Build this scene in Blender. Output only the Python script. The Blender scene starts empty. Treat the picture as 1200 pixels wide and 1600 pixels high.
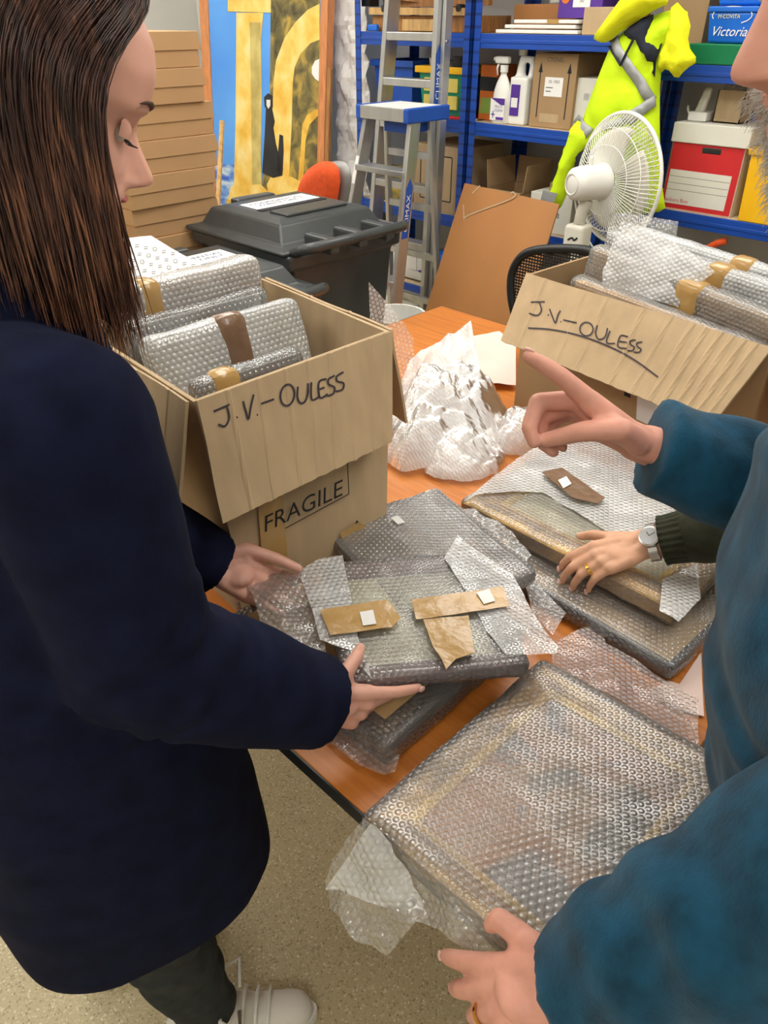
import bpy, bmesh, math, random
from mathutils import Vector, Matrix, Quaternion, noise, geometry
random.seed(7)
sc = bpy.context.scene
COL = sc.collection
R = math.radians
# ---------------------------------------------------------------- camera, light, exposure
YAW, PITCH, FPX, CAMZ = R(44.5), R(34.0), 1150.0, 1.60
cam_d = bpy.data.cameras.new('camera')
cam_d.sensor_fit = 'VERTICAL'; cam_d.sensor_height = 36.0; cam_d.lens = 36.0 * FPX / 1600.0
cam_d.clip_start = 0.02
cam_o = bpy.data.objects.new('camera', cam_d); COL.objects.link(cam_o)
cam_o.location = (0, 0, CAMZ); cam_o.rotation_euler = (R(90) - PITCH, 0, YAW)
sc.camera = cam_o
sc.view_settings.view_transform = 'Standard'
sc.view_settings.look = 'None'
sc.view_settings.gamma = 1.0
sc.view_settings.use_curve_mapping = False
sc.view_settings.exposure = 0.0
sc.cycles.transparent_max_bounces = 24
sc.cycles.max_bounces = 8
world = bpy.data.worlds.new('world'); sc.world = world; world.use_nodes = True
world.node_tree.nodes['Background'].inputs[0].default_value = (0.9, 0.93, 1.0, 1)
world.node_tree.nodes['Background'].inputs[1].default_value = 0.12
LAMP_POWER = 9.0
LAMPS = [(-1.75, -0.75), (-1.75, 1.2), (0.35, 1.2), (-3.6, 0.2), (-4.8, 1.9), (-3.0, 2.1), (-1.2, 2.5), (0.6, -1.1)]  # panels at far left wall, big painting and archive shelf added to brighten the back

# ---------------------------------------------------------------- pixel <-> place helpers (1200x1600 frame)
_cy, _sy, _cp, _sp = math.cos(YAW), math.sin(YAW), math.cos(PITCH), math.sin(PITCH)
CAM = Vector((0, 0, CAMZ))
def H3(X, Y, Z):                       # heading frame (X right, Y ahead, Z height) -> room
    return Vector((X * _cy - Y * _sy, X * _sy + Y * _cy, Z))
def ray(px, py):
    a = (px - 600) / FPX; b = (800 - py) / FPX
    return H3(a, _cp + b * _sp, -_sp + b * _cp)
def onz(px, py, z):
    d = ray(px, py); return CAM + d * ((z - CAMZ) / d.z)
def ony(px, py, y):
    d = ray(px, py); return CAM + d * (y / d.y)
def onx(px, py, x):
    d = ray(px, py); return CAM + d * (x / d.x)
def att(px, py, t):
    return CAM + ray(px, py) * t
def onpl(px, py, p0, n):
    d = ray(px, py); return CAM + d * ((p0 - CAM).dot(n) / d.dot(n))

# ---------------------------------------------------------------- geometry
class G:
    def __init__(s): s.v = []; s.f = []; s.uv = None; s.m = []
    def add(s, v, f, uv=None, m=0):
        o = len(s.v); s.v += [Vector(p) for p in v]; s.f += [[i + o for i in q] for q in f]
        s.m += [m] * len(f)
        if uv is not None:
            if s.uv is None: s.uv = [(0, 0)] * o
            s.uv += list(uv)
        elif s.uv is not None: s.uv += [(0, 0)] * len(v)
        return s
    def join(s, g): return s.add(g.v, g.f, g.uv)
    def tf(s, M): s.v = [M @ p for p in s.v]; return s
    def box(s, x0, x1, y0, y1, z0, z1, m=0):
        v = [(x0,y0,z0),(x1,y0,z0),(x1,y1,z0),(x0,y1,z0),(x0,y0,z1),(x1,y0,z1),(x1,y1,z1),(x0,y1,z1)]
        return s.add(v, [[0,3,2,1],[4,5,6,7],[0,1,5,4],[1,2,6,5],[2,3,7,6],[3,0,4,7]], m=m)
    def hexa(s, bot, top):             # two quads, counter-clockwise seen from above
        return s.add(list(bot) + list(top), [[0,3,2,1],[4,5,6,7],[0,1,5,4],[1,2,6,5],[2,3,7,6],[3,0,4,7]])
    def slab(s, quad, th):             # thick panel: quad extruded along its normal
        q = [Vector(p) for p in quad]; n = (q[1]-q[0]).cross(q[3]-q[0]).normalized() * th
        return s.hexa(q, [p + n for p in q])
    def tube(s, path, rad, n=8, cap=True, flat=1.0, up=None):
        P = [Vector(p) for p in path]; k = len(P)
        rr = rad if isinstance(rad, (list, tuple)) else [rad] * k
        vs = []; T0 = (P[1] - P[0]).normalized()
        a = Vector(up) if up else (Vector((0,0,1)) if abs(T0.z) < .9 else Vector((1,0,0)))
        N = (a - T0 * a.dot(T0)).normalized()
        for i in range(k):
            T = (P[min(i+1,k-1)] - P[max(i-1,0)]).normalized()
            N = (N - T * N.dot(T)).normalized(); B = T.cross(N)
            for j in range(n):
                t = 2*math.pi*j/n
                vs.append(P[i] + (N*math.cos(t)*flat + B*math.sin(t)) * rr[i])
        fs = [[i*n+j, i*n+(j+1)%n, (i+1)*n+(j+1)%n, (i+1)*n+j] for i in range(k-1) for j in range(n)]
        if cap: fs += [list(range(n))[::-1], [(k-1)*n+j for j in range(n)]]
        return s.add(vs, fs)
    def bar(s, p, q, w, h, up=(0,0,1)):  # rectangular bar
        p = Vector(p); q = Vector(q); T = (q-p).normalized(); u = Vector(up); u = (u - T*u.dot(T)).normalized(); b = T.cross(u)
        a, c = u*h/2, b*w/2
        return s.hexa([p-a-c, p-a+c, q-a+c, q-a-c], [p+a-c, p+a+c, q+a+c, q+a-c])
    def loft(s, rings, cap=True, closed=True):
        n = len(rings[0]); vs = [p for r in rings for p in r]; k = len(rings)
        m = n if closed else n-1
        fs = [[i*n+j, i*n+(j+1)%n, (i+1)*n+(j+1)%n, (i+1)*n+j] for i in range(k-1) for j in range(m)]
        if cap: fs += [list(range(n))[::-1], [(k-1)*n+j for j in range(n)]]
        return s.add(vs, fs)
    def lathe(s, prof, n=20, M=None, cap=True):  # prof: (r, z)
        rings = [[Vector((r*math.cos(2*math.pi*j/n), r*math.sin(2*math.pi*j/n), z)) for j in range(n)] for r, z in prof]
        if M is not None: rings = [[M @ p for p in r] for r in rings]
        return s.loft(rings, cap)
    def ell(s, c, r, M=None, nu=14, nv=9):
        c = Vector(c); r = r if isinstance(r, (tuple, list)) else (r, r, r); vs = []; fs = []
        for i in range(nv+1):
            a = math.pi*i/nv
            for j in range(nu):
                b = 2*math.pi*j/nu
                p = Vector((r[0]*math.sin(a)*math.cos(b), r[1]*math.sin(a)*math.sin(b), r[2]*math.cos(a)))
                vs.append(c + (M @ p if M is not None else p))
        fs = [[i*nu+j, (i+1)*nu+j, (i+1)*nu+(j+1)%nu, i*nu+(j+1)%nu] for i in range(nv) for j in range(nu)]
        return s.add(vs, fs)
    def cone(s, p, r0, q, r1, n=16, flat=False):   # round cone (or flat ended)
        p = Vector(p); q = Vector(q); T = (q-p)
        if T.length < 1e-6: return s.ell(p, r0)
        T.normalize(); path = []; rad = []
        if not flat:
            for a in (85, 60, 30): path.append(p - T*r0*math.sin(R(a))); rad.append(r0*math.cos(R(a)))
        path.append(p); rad.append(r0)
        path.append(q); rad.append(r1)
        if not flat:
            for a in (30, 60, 85): path.append(q + T*r1*math.sin(R(a))); rad.append(r1*math.cos(R(a)))
        return s.tube(path, rad, n)
    def grid(s, nu, nv, fn, th=0.0):   # fn(a,b)->(point, uv); single sheet or solid with thickness
        vs = []; uv = []
        for i in range(nv+1):
            for j in range(nu+1):
                p, t = fn(j/nu, i/nv); vs.append(Vector(p)); uv.append(t)
        w = nu+1
        fs = [[i*w+j, i*w+j+1, (i+1)*w+j+1, (i+1)*w+j] for i in range(nv) for j in range(nu)]
        if th:
            nr = [Vector((0,0,0)) for _ in vs]
            for q in fs:
                n = (vs[q[1]]-vs[q[0]]).cross(vs[q[3]]-vs[q[0]])
                for i in q: nr[i] += n
            k = len(vs); vs += [vs[i] - nr[i].normalized()*th for i in range(k)]; uv += uv
            fs += [[i+k for i in q[::-1]] for q in fs]
            ed = [j for j in range(w)] + [i*w+nu for i in range(1, nv+1)] + [nv*w+j for j in range(nu-1, -1, -1)] + [i*w for i in range(nv-1, 0, -1)]
            fs += [[ed[(i+1)%len(ed)], ed[i], ed[i]+k, ed[(i+1)%len(ed)]+k] for i in range(len(ed))]
        return s.add(vs, fs, uv)

def resample(poly, step):
    out = []
    for i in range(len(poly)):
        a = Vector(poly[i]).to_2d() if len(poly[i]) > 2 else Vector(poly[i]); b = Vector(poly[(i+1) % len(poly)])
        n = max(1, int((b-a).length / step))
        out += [a.lerp(b, k/n) for k in range(n)]
    return out
def smoothpoly(poly, it=2):
    P = [Vector(p) for p in poly]
    for _ in range(it):
        Q = []
        for i in range(len(P)):
            a, b = P[i], P[(i+1) % len(P)]
            Q += [a.lerp(b, .25), a.lerp(b, .75)]
        P = Q
    return P
def cdt(poly, step):                   # fill a 2-D outline with triangles
    B = resample(poly, step); n = len(B)
    x0 = min(p.x for p in B); x1 = max(p.x for p in B); y0 = min(p.y for p in B); y1 = max(p.y for p in B)
    pts = list(B); y = y0; row = 0
    while y < y1:
        x = x0 + (step/2 if row % 2 else 0)
        while x < x1:
            p = Vector((x, y)); 
            if inside(p, B) and bdist(p, B) > step*.6: pts.append(p)
            x += step
        y += step*.87; row += 1
    v, e, f, *_ = geometry.delaunay_2d_cdt(pts, [(i, (i+1) % n) for i in range(n)], [list(range(n))], 1, 1e-7)
    return v, [list(q) for q in f], n, B
def inside(p, B):
    c = False; j = len(B)-1
    for i in range(len(B)):
        a, b = B[i], B[j]
        if (a.y > p.y) != (b.y > p.y) and p.x < (b.x-a.x)*(p.y-a.y)/(b.y-a.y+1e-12)+a.x: c = not c
        j = i
    return c
def bdist(p, B):
    m = 1e9
    for i in range(len(B)):
        a, b = B[i], B[(i+1) % len(B)]; ab = b-a; t = max(0, min(1, (p-a).dot(ab)/(ab.length_squared+1e-12)))
        m = min(m, (p-(a+ab*t)).length)
    return m
def pillow(poly, step, place, thick, edge, wob=0.0, wsc=8.0, back=1.0, seed=0):
    # closed solid from an outline: place(x, y, h) -> room point; h bulges with the distance to the outline
    v, f, n, B = cdt(poly, step); vs = []; uv = []; k = len(v)
    hs = []
    for p in v:
        d = min(1, bdist(p, B)/edge); h = thick*math.sqrt(max(0, 1-(1-d)**2))
        w = wob*noise.fractal(Vector((p.x*wsc+seed, p.y*wsc, seed)), 1.0, 2.0, 3) * (0.3+0.7*d)
        hs.append((h, w))
    for p, (h, w) in zip(v, hs): vs.append(place(p.x, p.y, h+w+.001)); uv.append((p.x, p.y))
    for p, (h, w) in zip(v, hs): vs.append(place(p.x, p.y, -h*back+w-.001)); uv.append((p.x, p.y))
    fs = f + [[i+k for i in q[::-1]] for q in f]
    cnt = {}
    for q in f:
        for i in range(3): cnt[(q[i], q[(i+1)%3])] = 1
    for (a, b) in list(cnt):
        if (b, a) not in cnt: fs.append([b, a, a+k, b+k])
    return G().add(vs, fs, uv)
def decal(poly, step, place, lift=.0015):   # thin patch that follows place(x, y, h)
    v, f, n, B = cdt(poly, step); k = len(v)
    vs = [place(p.x, p.y, lift) for p in v] + [place(p.x, p.y, lift*.25) for p in v]
    fs = f + [[i+k for i in q[::-1]] for q in f]; cnt = {}
    for q in f:
        for i in range(3): cnt[(q[i], q[(i+1)%3])] = 1
    for (a, b) in list(cnt):
        if (b, a) not in cnt: fs.append([b, a, a+k, b+k])
    return G().add(vs, fs, [(p.x, p.y) for p in v]*2)
def strokes(lines, w, fn):             # pen strokes: 2-D polylines -> ribbons through fn(x, y)
    g = G()
    for L in lines:
        P = [Vector(p) for p in L]; Q = []
        if len(P) > 2:
            for i in range(len(P)-1):
                a, b, c, d = P[max(i-1,0)], P[i], P[i+1], P[min(i+2,len(P)-1)]
                for k in range(5):
                    t = k/5; Q.append(.5*((2*b)+(c-a)*t+(2*a-5*b+4*c-d)*t*t+(3*b-a-3*c+d)*t**3))
            Q.append(P[-1])
        else: Q = [P[0].lerp(P[1], k/8) for k in range(9)]
        vs = []
        for i, p in enumerate(Q):
            T = (Q[min(i+1,len(Q)-1)]-Q[max(i-1,0)]); T = T.normalized() if T.length > 0 else Vector((1,0))
            Nn = Vector((-T.y, T.x))*w/2
            vs += [fn(*(p+Nn)), fn(*(p-Nn))]
        g.add(vs, [[2*i, 2*i+1, 2*i+3, 2*i+2] for i in range(len(Q)-1)])
    return g
_font = {}
def text(body, size, fn=None, shear=0.0):   # lettering as flat mesh; centred; fn(x, y) -> point
    cu = bpy.data.curves.new('t', 'FONT'); cu.body = body; cu.size = size; cu.align_x = 'CENTER'; cu.align_y = 'CENTER'; cu.shear = shear
    cu.resolution_u = 3
    o = bpy.data.objects.new('t', cu); COL.objects.link(o); dg = bpy.context.evaluated_depsgraph_get()
    me = bpy.data.meshes.new_from_object(o.evaluated_get(dg)); g = G()
    g.add([(fn(v.co.x, v.co.y) if fn else v.co) for v in me.vertices], [list(p.vertices) for p in me.polygons])
    bpy.data.objects.remove(o); bpy.data.curves.remove(cu); bpy.data.meshes.remove(me)
    return g

# ---------------------------------------------------------------- objects
MW = {}
def obj(name, g, mat, parent=None, smooth=False, bevel=0.0, world=True, seg=2, sub=0):
    me = bpy.data.meshes.new(name)
    vs = g.v
    if parent is not None and world:
        Mi = MW[parent].inverted(); vs = [Mi @ p for p in vs]
    me.from_pydata([tuple(p) for p in vs], [], g.f)
    mats = mat if isinstance(mat, (list, tuple)) else [mat]
    for m in mats: me.materials.append(M[m] if isinstance(m, str) else m)
    if len(mats) > 1: me.polygons.foreach_set('material_index', g.m)
    if g.uv is not None:
        ul = me.uv_layers.new(name='UVMap')
        fl = []
        for l in me.loops: fl += g.uv[l.vertex_index]
        ul.data.foreach_set('uv', fl)
    if smooth: me.shade_smooth()
    me.update()
    o = bpy.data.objects.new(name, me); COL.objects.link(o)
    MW[o] = Matrix.Identity(4)
    if parent is not None: o.parent = parent; MW[o] = MW[parent]
    if bevel:
        b = o.modifiers.new('bevel', 'BEVEL'); b.width = bevel; b.segments = seg; b.limit_method = 'ANGLE'; b.angle_limit = R(40)
    if sub:
        b = o.modifiers.new('sub', 'SUBSURF'); b.levels = sub; b.render_levels = sub
    return o
def tag(o, label, cat, group=None, kind=None):
    if label: o['label'] = label
    if cat: o['category'] = cat
    if group: o['group'] = group
    if kind: o['kind'] = kind
    return o
def thing(name, label, cat, loc=(0,0,0), rz=0.0, group=None):
    o = bpy.data.objects.new(name, None); COL.objects.link(o); o.empty_display_size = .05
    o.location = loc; o.rotation_euler = (0, 0, rz)
    MW[o] = Matrix.Translation(Vector(loc)) @ Matrix.Rotation(rz, 4, 'Z')
    return tag(o, label, cat, group)
def struct(name, g, mat, **k):
    o = obj(name, g, mat, **k); o['kind'] = 'structure'; return o
def copy_tree(o, parent=None):
    c = o.copy(); COL.objects.link(c); c.parent = parent
    for ch in list(o.children): copy_tree(ch, c)
    return c
def fused(gs, voxel, it=4, fac=.5, disp=None):   # one continuous skin over overlapping solids
    g = G()
    for q in gs: g.join(q)
    g.uv = None
    me = bpy.data.meshes.new('f'); me.from_pydata([tuple(p) for p in g.v], [], g.f); me.update()
    o = bpy.data.objects.new('f', me); COL.objects.link(o)
    m = o.modifiers.new('r', 'REMESH'); m.mode = 'VOXEL'; m.voxel_size = voxel
    if it:
        m = o.modifiers.new('s', 'SMOOTH'); m.factor = fac; m.iterations = it
    dg = bpy.context.evaluated_depsgraph_get(); e = bpy.data.meshes.new_from_object(o.evaluated_get(dg))
    out = G()
    vs = [v.co.copy() for v in e.vertices]
    if disp: vs = [p + n * disp(p, n) for p, n in zip(vs, [v.normal.copy() for v in e.vertices])]
    out.add(vs, [list(p.vertices) for p in e.polygons])
    bpy.data.objects.remove(o); bpy.data.meshes.remove(me); bpy.data.meshes.remove(e)
    return out
def rbox(lx, ly, lz, r, res, amp=0.0, sc_=14.0, seed=0.0, sag=0.0):   # rounded, slightly lumpy box shell, uv in metres
    g = G(); h = Vector((lx/2, ly/2, lz/2)); r = min(r, lx/2-1e-4, ly/2-1e-4, lz/2-1e-4)
    inn = Vector((h.x-r, h.y-r, h.z-r))
    for ax in range(3):
        a, b = (ax+1) % 3, (ax+2) % 3
        na = max(2, int(2*h[a]/res)); nb = max(2, int(2*h[b]/res))
        for sg in (-1, 1):
            def fn(s, t):
                q = Vector((0,0,0)); q[ax] = sg*h[ax]; q[a] = (s*2-1)*h[a]*sg; q[b] = (t*2-1)*h[b]
                c = Vector([max(-inn[i], min(inn[i], q[i])) for i in range(3)]); d = (q-c)
                nrm = d.normalized(); p = c + nrm*r
                if amp: p = p + nrm*amp*noise.fractal(Vector((p.x*sc_+seed, p.y*sc_+seed*1.7, p.z*sc_)), 1.0, 2.1, 3)
                if sag: p.z -= sag*(1-(p.x/h.x)**2)*(1-(p.y/h.y)**2)*(1 if sg > 0 else 0)
                return p, (q[a]+ax*.37+seed, q[b]+sg*.21)
            g.grid(na, nb, fn)
    return g
def mitre(lx, ly, prof):               # picture moulding: prof = (inset, height) points, closed ring of 4 mitred sides
    g = G(); rings = []
    for cx, cy in ((-1,-1),(1,-1),(1,1),(-1,1)):
        rings.append([Vector((cx*(lx/2-i), cy*(ly/2-i), z)) for i, z in prof])
    n = len(prof); vs = [p for r in rings for p in r]
    fs = [[(c%4)*n+j, ((c+1)%4)*n+j, ((c+1)%4)*n+(j+1)%n, (c%4)*n+(j+1)%n] for c in range(4) for j in range(n)]
    return g.add(vs, fs)
def frame_at(o, ex, ey):               # matrix with origin o, x along ex, y near ey
    ex = Vector(ex).normalized(); ez = ex.cross(Vector(ey)).normalized(); ey = ez.cross(ex)
    m = Matrix.Identity(4)
    for i in range(3): m[i][0] = ex[i]; m[i][1] = ey[i]; m[i][2] = ez[i]; m[i][3] = o[i]
    return m

# ---------------------------------------------------------------- materials
M = {}
def N(nt, typ, ins=None, **pr):
    n = nt.nodes.new(typ)
    for k, v in pr.items(): setattr(n, k, v)
    for k, v in (ins or {}).items():
        s = n.inputs[k]
        if isinstance(v, bpy.types.NodeSocket): nt.links.new(v, s)
        elif isinstance(v, bpy.types.Node): nt.links.new(v.outputs[0], s)
        else: s.default_value = (tuple(v) + (1,) if isinstance(v, (tuple, list)) and len(v) == 3 and s.type == 'RGBA' else v)
    return n
def newmat(name):
    m = bpy.data.materials.new(name); m.use_nodes = True; nt = m.node_tree; nt.nodes.clear()
    out = nt.nodes.new('ShaderNodeOutputMaterial'); M[name] = m
    return m, nt, out
def ramp(nt, fac, stops):
    n = N(nt, 'ShaderNodeValToRGB', {'Fac': fac}); el = n.color_ramp.elements
    while len(el) < len(stops): el.new(.5)
    for e, (p, c) in zip(el, stops): e.position = p; e.color = tuple(c)+(1,)
    return n
def s2l(r, g, b): return tuple(((c/255+.055)/1.055)**2.4 if c > 10 else c/255/12.92 for c in (r, g, b))
def mat(name, col, rough=.5, metal=0.0, var=.12, vs=6.0, bump=0.0, bs=60.0, spec=.5, col2=None, stretch=(1,1,1), coat=0.0, bd=.002, sheen=0.0, sss=0.0, alpha=1.0):
    m, nt, out = newmat(name)
    tc = N(nt, 'ShaderNodeTexCoord'); mp = N(nt, 'ShaderNodeMapping', {'Vector': tc.outputs['Object'], 'Scale': stretch})
    nz = N(nt, 'ShaderNodeTexNoise', {'Vector': mp, 'Scale': vs, 'Detail': 5.0})
    c2 = col2 or tuple(c*(1-var*1.6) for c in col); c1 = col if col2 else tuple(min(1, c*(1+var*.6)) for c in col)
    rp = ramp(nt, nz.outputs['Fac'], [(.3, c2), (.7, c1)])
    b = N(nt, 'ShaderNodeBsdfPrincipled', {'Base Color': rp, 'Roughness': rough, 'Metallic': metal, 'Specular IOR Level': spec, 'Coat Weight': coat, 'Sheen Weight': sheen, 'Alpha': alpha})
    if sss: b.inputs['Subsurface Weight'].default_value = sss; b.inputs['Subsurface Radius'].default_value = (.012, .005, .003); b.inputs['Subsurface Scale'].default_value = .6
    if bump:
        n2 = N(nt, 'ShaderNodeTexNoise', {'Vector': mp, 'Scale': bs, 'Detail': 4.0})
        bp = N(nt, 'ShaderNodeBump', {'Height': n2.outputs['Fac'], 'Strength': bump, 'Distance': bd}); nt.links.new(bp.outputs[0], b.inputs['Normal'])
    nt.links.new(b.outputs[0], out.inputs[0])
    return m
def bubble(name, base=.22, rim=.35, tint=(.93,.95,.96), pitch=.0105, gloss=.19, hgt=.8, ior=1.85):
    # clear polythene with round air cells in offset rows; uv in metres
    m, nt, out = newmat(name)
    uv = N(nt, 'ShaderNodeUVMap'); wob = N(nt, 'ShaderNodeTexNoise', {'Vector': uv, 'Scale': 25.0, 'Detail': 2.0})
    wv = N(nt, 'ShaderNodeVectorMath', {0: wob.outputs['Color'], 1: (.0016,.0016,0)}, operation='MULTIPLY')
    u2 = N(nt, 'ShaderNodeVectorMath', {0: uv, 1: wv}, operation='ADD')
    u3 = N(nt, 'ShaderNodeVectorMath', {0: u2, 1: (1/pitch, 1/(pitch*1.732), 0)}, operation='MULTIPLY')
    ds = []
    for off in ((0,0,0), (.5,.5,0)):
        a = N(nt, 'ShaderNodeVectorMath', {0: u3, 1: off}, operation='ADD')
        a = N(nt, 'ShaderNodeVectorMath', {0: a}, operation='FRACTION')
        a = N(nt, 'ShaderNodeVectorMath', {0: a, 1: (.5,.5,0)}, operation='SUBTRACT')
        a = N(nt, 'ShaderNodeVectorMath', {0: a, 1: (1,1.732,0)}, operation='MULTIPLY')
        ds.append(N(nt, 'ShaderNodeVectorMath', {0: a}, operation='LENGTH').outputs['Value'])
    d = N(nt, 'ShaderNodeMath', {0: ds[0], 1: ds[1]}, operation='MINIMUM')
    dome = N(nt, 'ShaderNodeMapRange', {'Value': d, 'From Min': .16, 'From Max': .46, 'To Min': 1.0, 'To Max': 0.0}, interpolation_type='SMOOTHSTEP')
    cr = N(nt, 'ShaderNodeTexNoise', {'Vector': uv, 'Scale': 38.0, 'Detail': 5.0, 'Roughness': .65})
    crs = N(nt, 'ShaderNodeMath', {0: cr.outputs['Fac'], 1: .4}, operation='MULTIPLY')
    ht = N(nt, 'ShaderNodeMath', {0: dome, 1: crs}, operation='ADD')
    bp = N(nt, 'ShaderNodeBump', {'Height': ht, 'Strength': hgt, 'Distance': .004})
    rr = N(nt, 'ShaderNodeMapRange', {'Value': d, 'From Min': .30, 'From Max': .52, 'To Min': 1.0, 'To Max': 0.0}, interpolation_type='SMOOTHSTEP').outputs[0]
    bp2 = N(nt, 'ShaderNodeBump', {'Height': dome, 'Strength': .32, 'Distance': .004})
    big = N(nt, 'ShaderNodeTexNoise', {'Vector': uv, 'Scale': 9.0, 'Detail': 3.0})
    cl = N(nt, 'ShaderNodeMapRange', {'Value': big.outputs['Fac'], 'From Min': .35, 'From Max': .68, 'To Min': base*.75, 'To Max': min(1, base*1.3)})
    fac = N(nt, 'ShaderNodeMath', {0: rr, 1: rim, 2: cl.outputs[0]}, operation='MULTIPLY_ADD')
    fac.use_clamp = True
    tr = N(nt, 'ShaderNodeBsdfTransparent', {'Color': (.98,.985,.985,1)})
    df = N(nt, 'ShaderNodeBsdfDiffuse', {'Color': tuple(tint)+(1,), 'Normal': bp2})
    tl = N(nt, 'ShaderNodeBsdfTranslucent', {'Color': tuple(tint)+(1,)})
    dm = N(nt, 'ShaderNodeMixShader', {0: .22, 1: df, 2: tl})
    m1 = N(nt, 'ShaderNodeMixShader', {0: fac, 1: tr, 2: dm})
    gl = N(nt, 'ShaderNodeBsdfGlossy', {'Color': (1,1,1,1), 'Roughness': gloss, 'Normal': bp})
    fr = N(nt, 'ShaderNodeFresnel', {'IOR': ior, 'Normal': bp})
    m2 = N(nt, 'ShaderNodeMixShader', {0: fr, 1: m1, 2: gl})
    nt.links.new(m2.outputs[0], out.inputs[0])
    return m
mat('cardboard', s2l(186,161,126), .85, var=.06, vs=5, bump=.25, bs=90, stretch=(6,6,1), bd=.001)
mat('cardboard_dark', s2l(166,136,98), .85, var=.06, vs=5, bump=.2, bs=90, bd=.001)
mat('box_brown', s2l(176,138,96), .8, var=.05, vs=4)
mat('wall_paint', s2l(230,229,224), .85, var=.03, vs=2)
mat('white_plastic', s2l(232,232,226), .4, var=.03)
mat('cream_plastic', s2l(225,222,208), .45, var=.04)
mat('white_card', s2l(224,222,212), .8, var=.04)
mat('paper', s2l(235,234,232), .8, var=.03)
mat('grey_print', s2l(120,120,126), .9)
mat('black_plastic', s2l(38,40,41), .38, var=.15, vs=15, bump=.08, bs=300)
mat('bin_plastic', s2l(60,64,65), .33, var=.14, vs=9, bump=.10, bs=260)
mat('black_ink', s2l(28,26,30), .7)
mat('pen_ink', s2l(52,44,56), .7, var=.2, vs=40)
mat('faint_ink', s2l(90,84,80), .8)
mat('blue_metal', s2l(20,72,168), .38, var=.1, bump=.05)
mat('blue_dark', s2l(14,44,110), .5)
mat('aluminium', s2l(196,197,197), .34, .85, var=.08, vs=20, stretch=(1,1,.2), bump=.05, bs=80)
mat('galv', s2l(150,150,148), .5, .5)
mat('chipboard', s2l(206,184,150), .85, var=.12, vs=60)
mat('mdf', s2l(176,120,66), .6, var=.12, vs=2.5, stretch=(1,1,.4))
mat('orange_fabric', s2l(226,86,34), .9, var=.1, vs=50, bump=.3, bs=400)
mat('hivis', s2l(206,240,24), .7, var=.08, vs=10, bump=.7, bs=9, bd=.02, spec=.3)
mat('hivis_yellow', s2l(232,236,30), .7, var=.08, vs=10, bump=.8, bs=10, bd=.02, spec=.3)
mat('reflective', s2l(160,162,163), .45, .2, var=.1, vs=30)
mat('navy_fabric', s2l(30,34,52), .9, var=.2, vs=30)
mat('red', s2l(206,36,42), .6, var=.06)
mat('yellow', s2l(248,190,10), .5, var=.05)
mat('green', s2l(14,128,82), .5)
mat('blue_tin', s2l(18,102,206), .4)
mat('blue_box', s2l(24,80,180), .5)
mat('purple', s2l(86,46,150), .5)
mat('orange', s2l(222,116,40), .6)
mat('lime', s2l(150,178,80), .6)
mat('yellow_tint', s2l(238,220,110), .5)
mat('teal_plastic', s2l(20,150,120), .4)
mat('wood', s2l(172,120,68), .55, var=.25, vs=8, stretch=(8,8,1))
mat('wood_light', s2l(214,172,110), .6, var=.2, vs=8, stretch=(6,6,1))
mat('frame_orange', s2l(214,140,86), .5, var=.15, vs=10, stretch=(8,8,1))
mat('tape', s2l(184,148,92), .18, var=.08, vs=8, coat=.15, bump=.5, bs=40, bd=.004, spec=.4)
mat('tape_brown', s2l(128,100,78), .24, var=.12, vs=8, coat=.15, bump=.5, bs=40, bd=.004, spec=.4)
mat('gold', s2l(214,170,84), .42, .55, var=.3, vs=22, bump=.35, bs=120)
mat('gold_bright', s2l(250,206,96), .36, .45, var=.2, vs=22, bump=.2, bs=160)
mat('purple_wood', s2l(112,80,84), .5, var=.25, vs=15)
mat('dark_wood', s2l(72,52,38), .5, var=.3, vs=12)
mat('slate', s2l(58,58,64), .6, var=.2)
mat('canvas_pale', s2l(224,220,196), .75, var=.15, vs=12, col2=s2l(190,186,152))
mat('canvas_brown', s2l(150,124,96), .75, var=.3, vs=14, col2=s2l(92,74,60))
mat('kraft', s2l(190,158,110), .7, var=.1, vs=6)
mat('pink_tissue', s2l(232,206,196), .85, var=.05, vs=6)
mat('skin_woman', s2l(232,176,156), .5, var=.07, vs=30, bump=.10, bs=350, sss=.12, bd=.001)
mat('skin_man', s2l(222,160,140), .52, var=.10, vs=32, bump=.2, bs=260, sss=.12, bd=.001)
mat('skin_third', s2l(216,164,132), .52, var=.10, vs=32, bump=.2, bs=260, sss=.12, bd=.001)
mat('nail', s2l(238,190,178), .3, var=.03)
mat('lips', s2l(190,104,100), .4, var=.05)
mat('eye_white', s2l(225,220,215), .25)
mat('lash', s2l(34,24,20), .7)
mat('brow', s2l(84,58,46), .8)
mat('coat_navy', s2l(21,26,50), .95, var=.22, vs=26, bump=.30, bs=300, spec=.12)
mat('jeans', s2l(54,58,58), .9, var=.22, vs=45, bump=.3, bs=500, spec=.2)
mat('sneaker', s2l(226,222,212), .6, var=.05)
mat('sole', s2l(238,236,228), .6)
mat('teal_knit', s2l(24,74,100), .95, var=.30, vs=38, bump=.35, bs=330, sheen=.12, spec=.15, stretch=(1,1,.6))
mat('green_knit', s2l(52,54,40), .95, var=.2, vs=40, bump=.4, bs=300, sheen=.1, spec=.15)
mat('trousers', s2l(48,50,58), .9, var=.15, vs=40)
mat('shoe_black', s2l(30,28,27), .5)
mat('beard', s2l(178,168,158), .8, var=.3, vs=60, stretch=(1,1,.2), bump=.5, bs=120)
mat('hair_white', s2l(186,178,170), .7, var=.2, vs=60)
mat('steel', s2l(200,200,198), .25, .9)
mat('dial', s2l(190,192,196), .3, .3)
mat('gold_ring', s2l(230,180,80), .2, 1.0)
bubble('bubble_wrap', .13, .13, tint=(.97,.98,.99), hgt=.34, ior=1.85)
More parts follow.
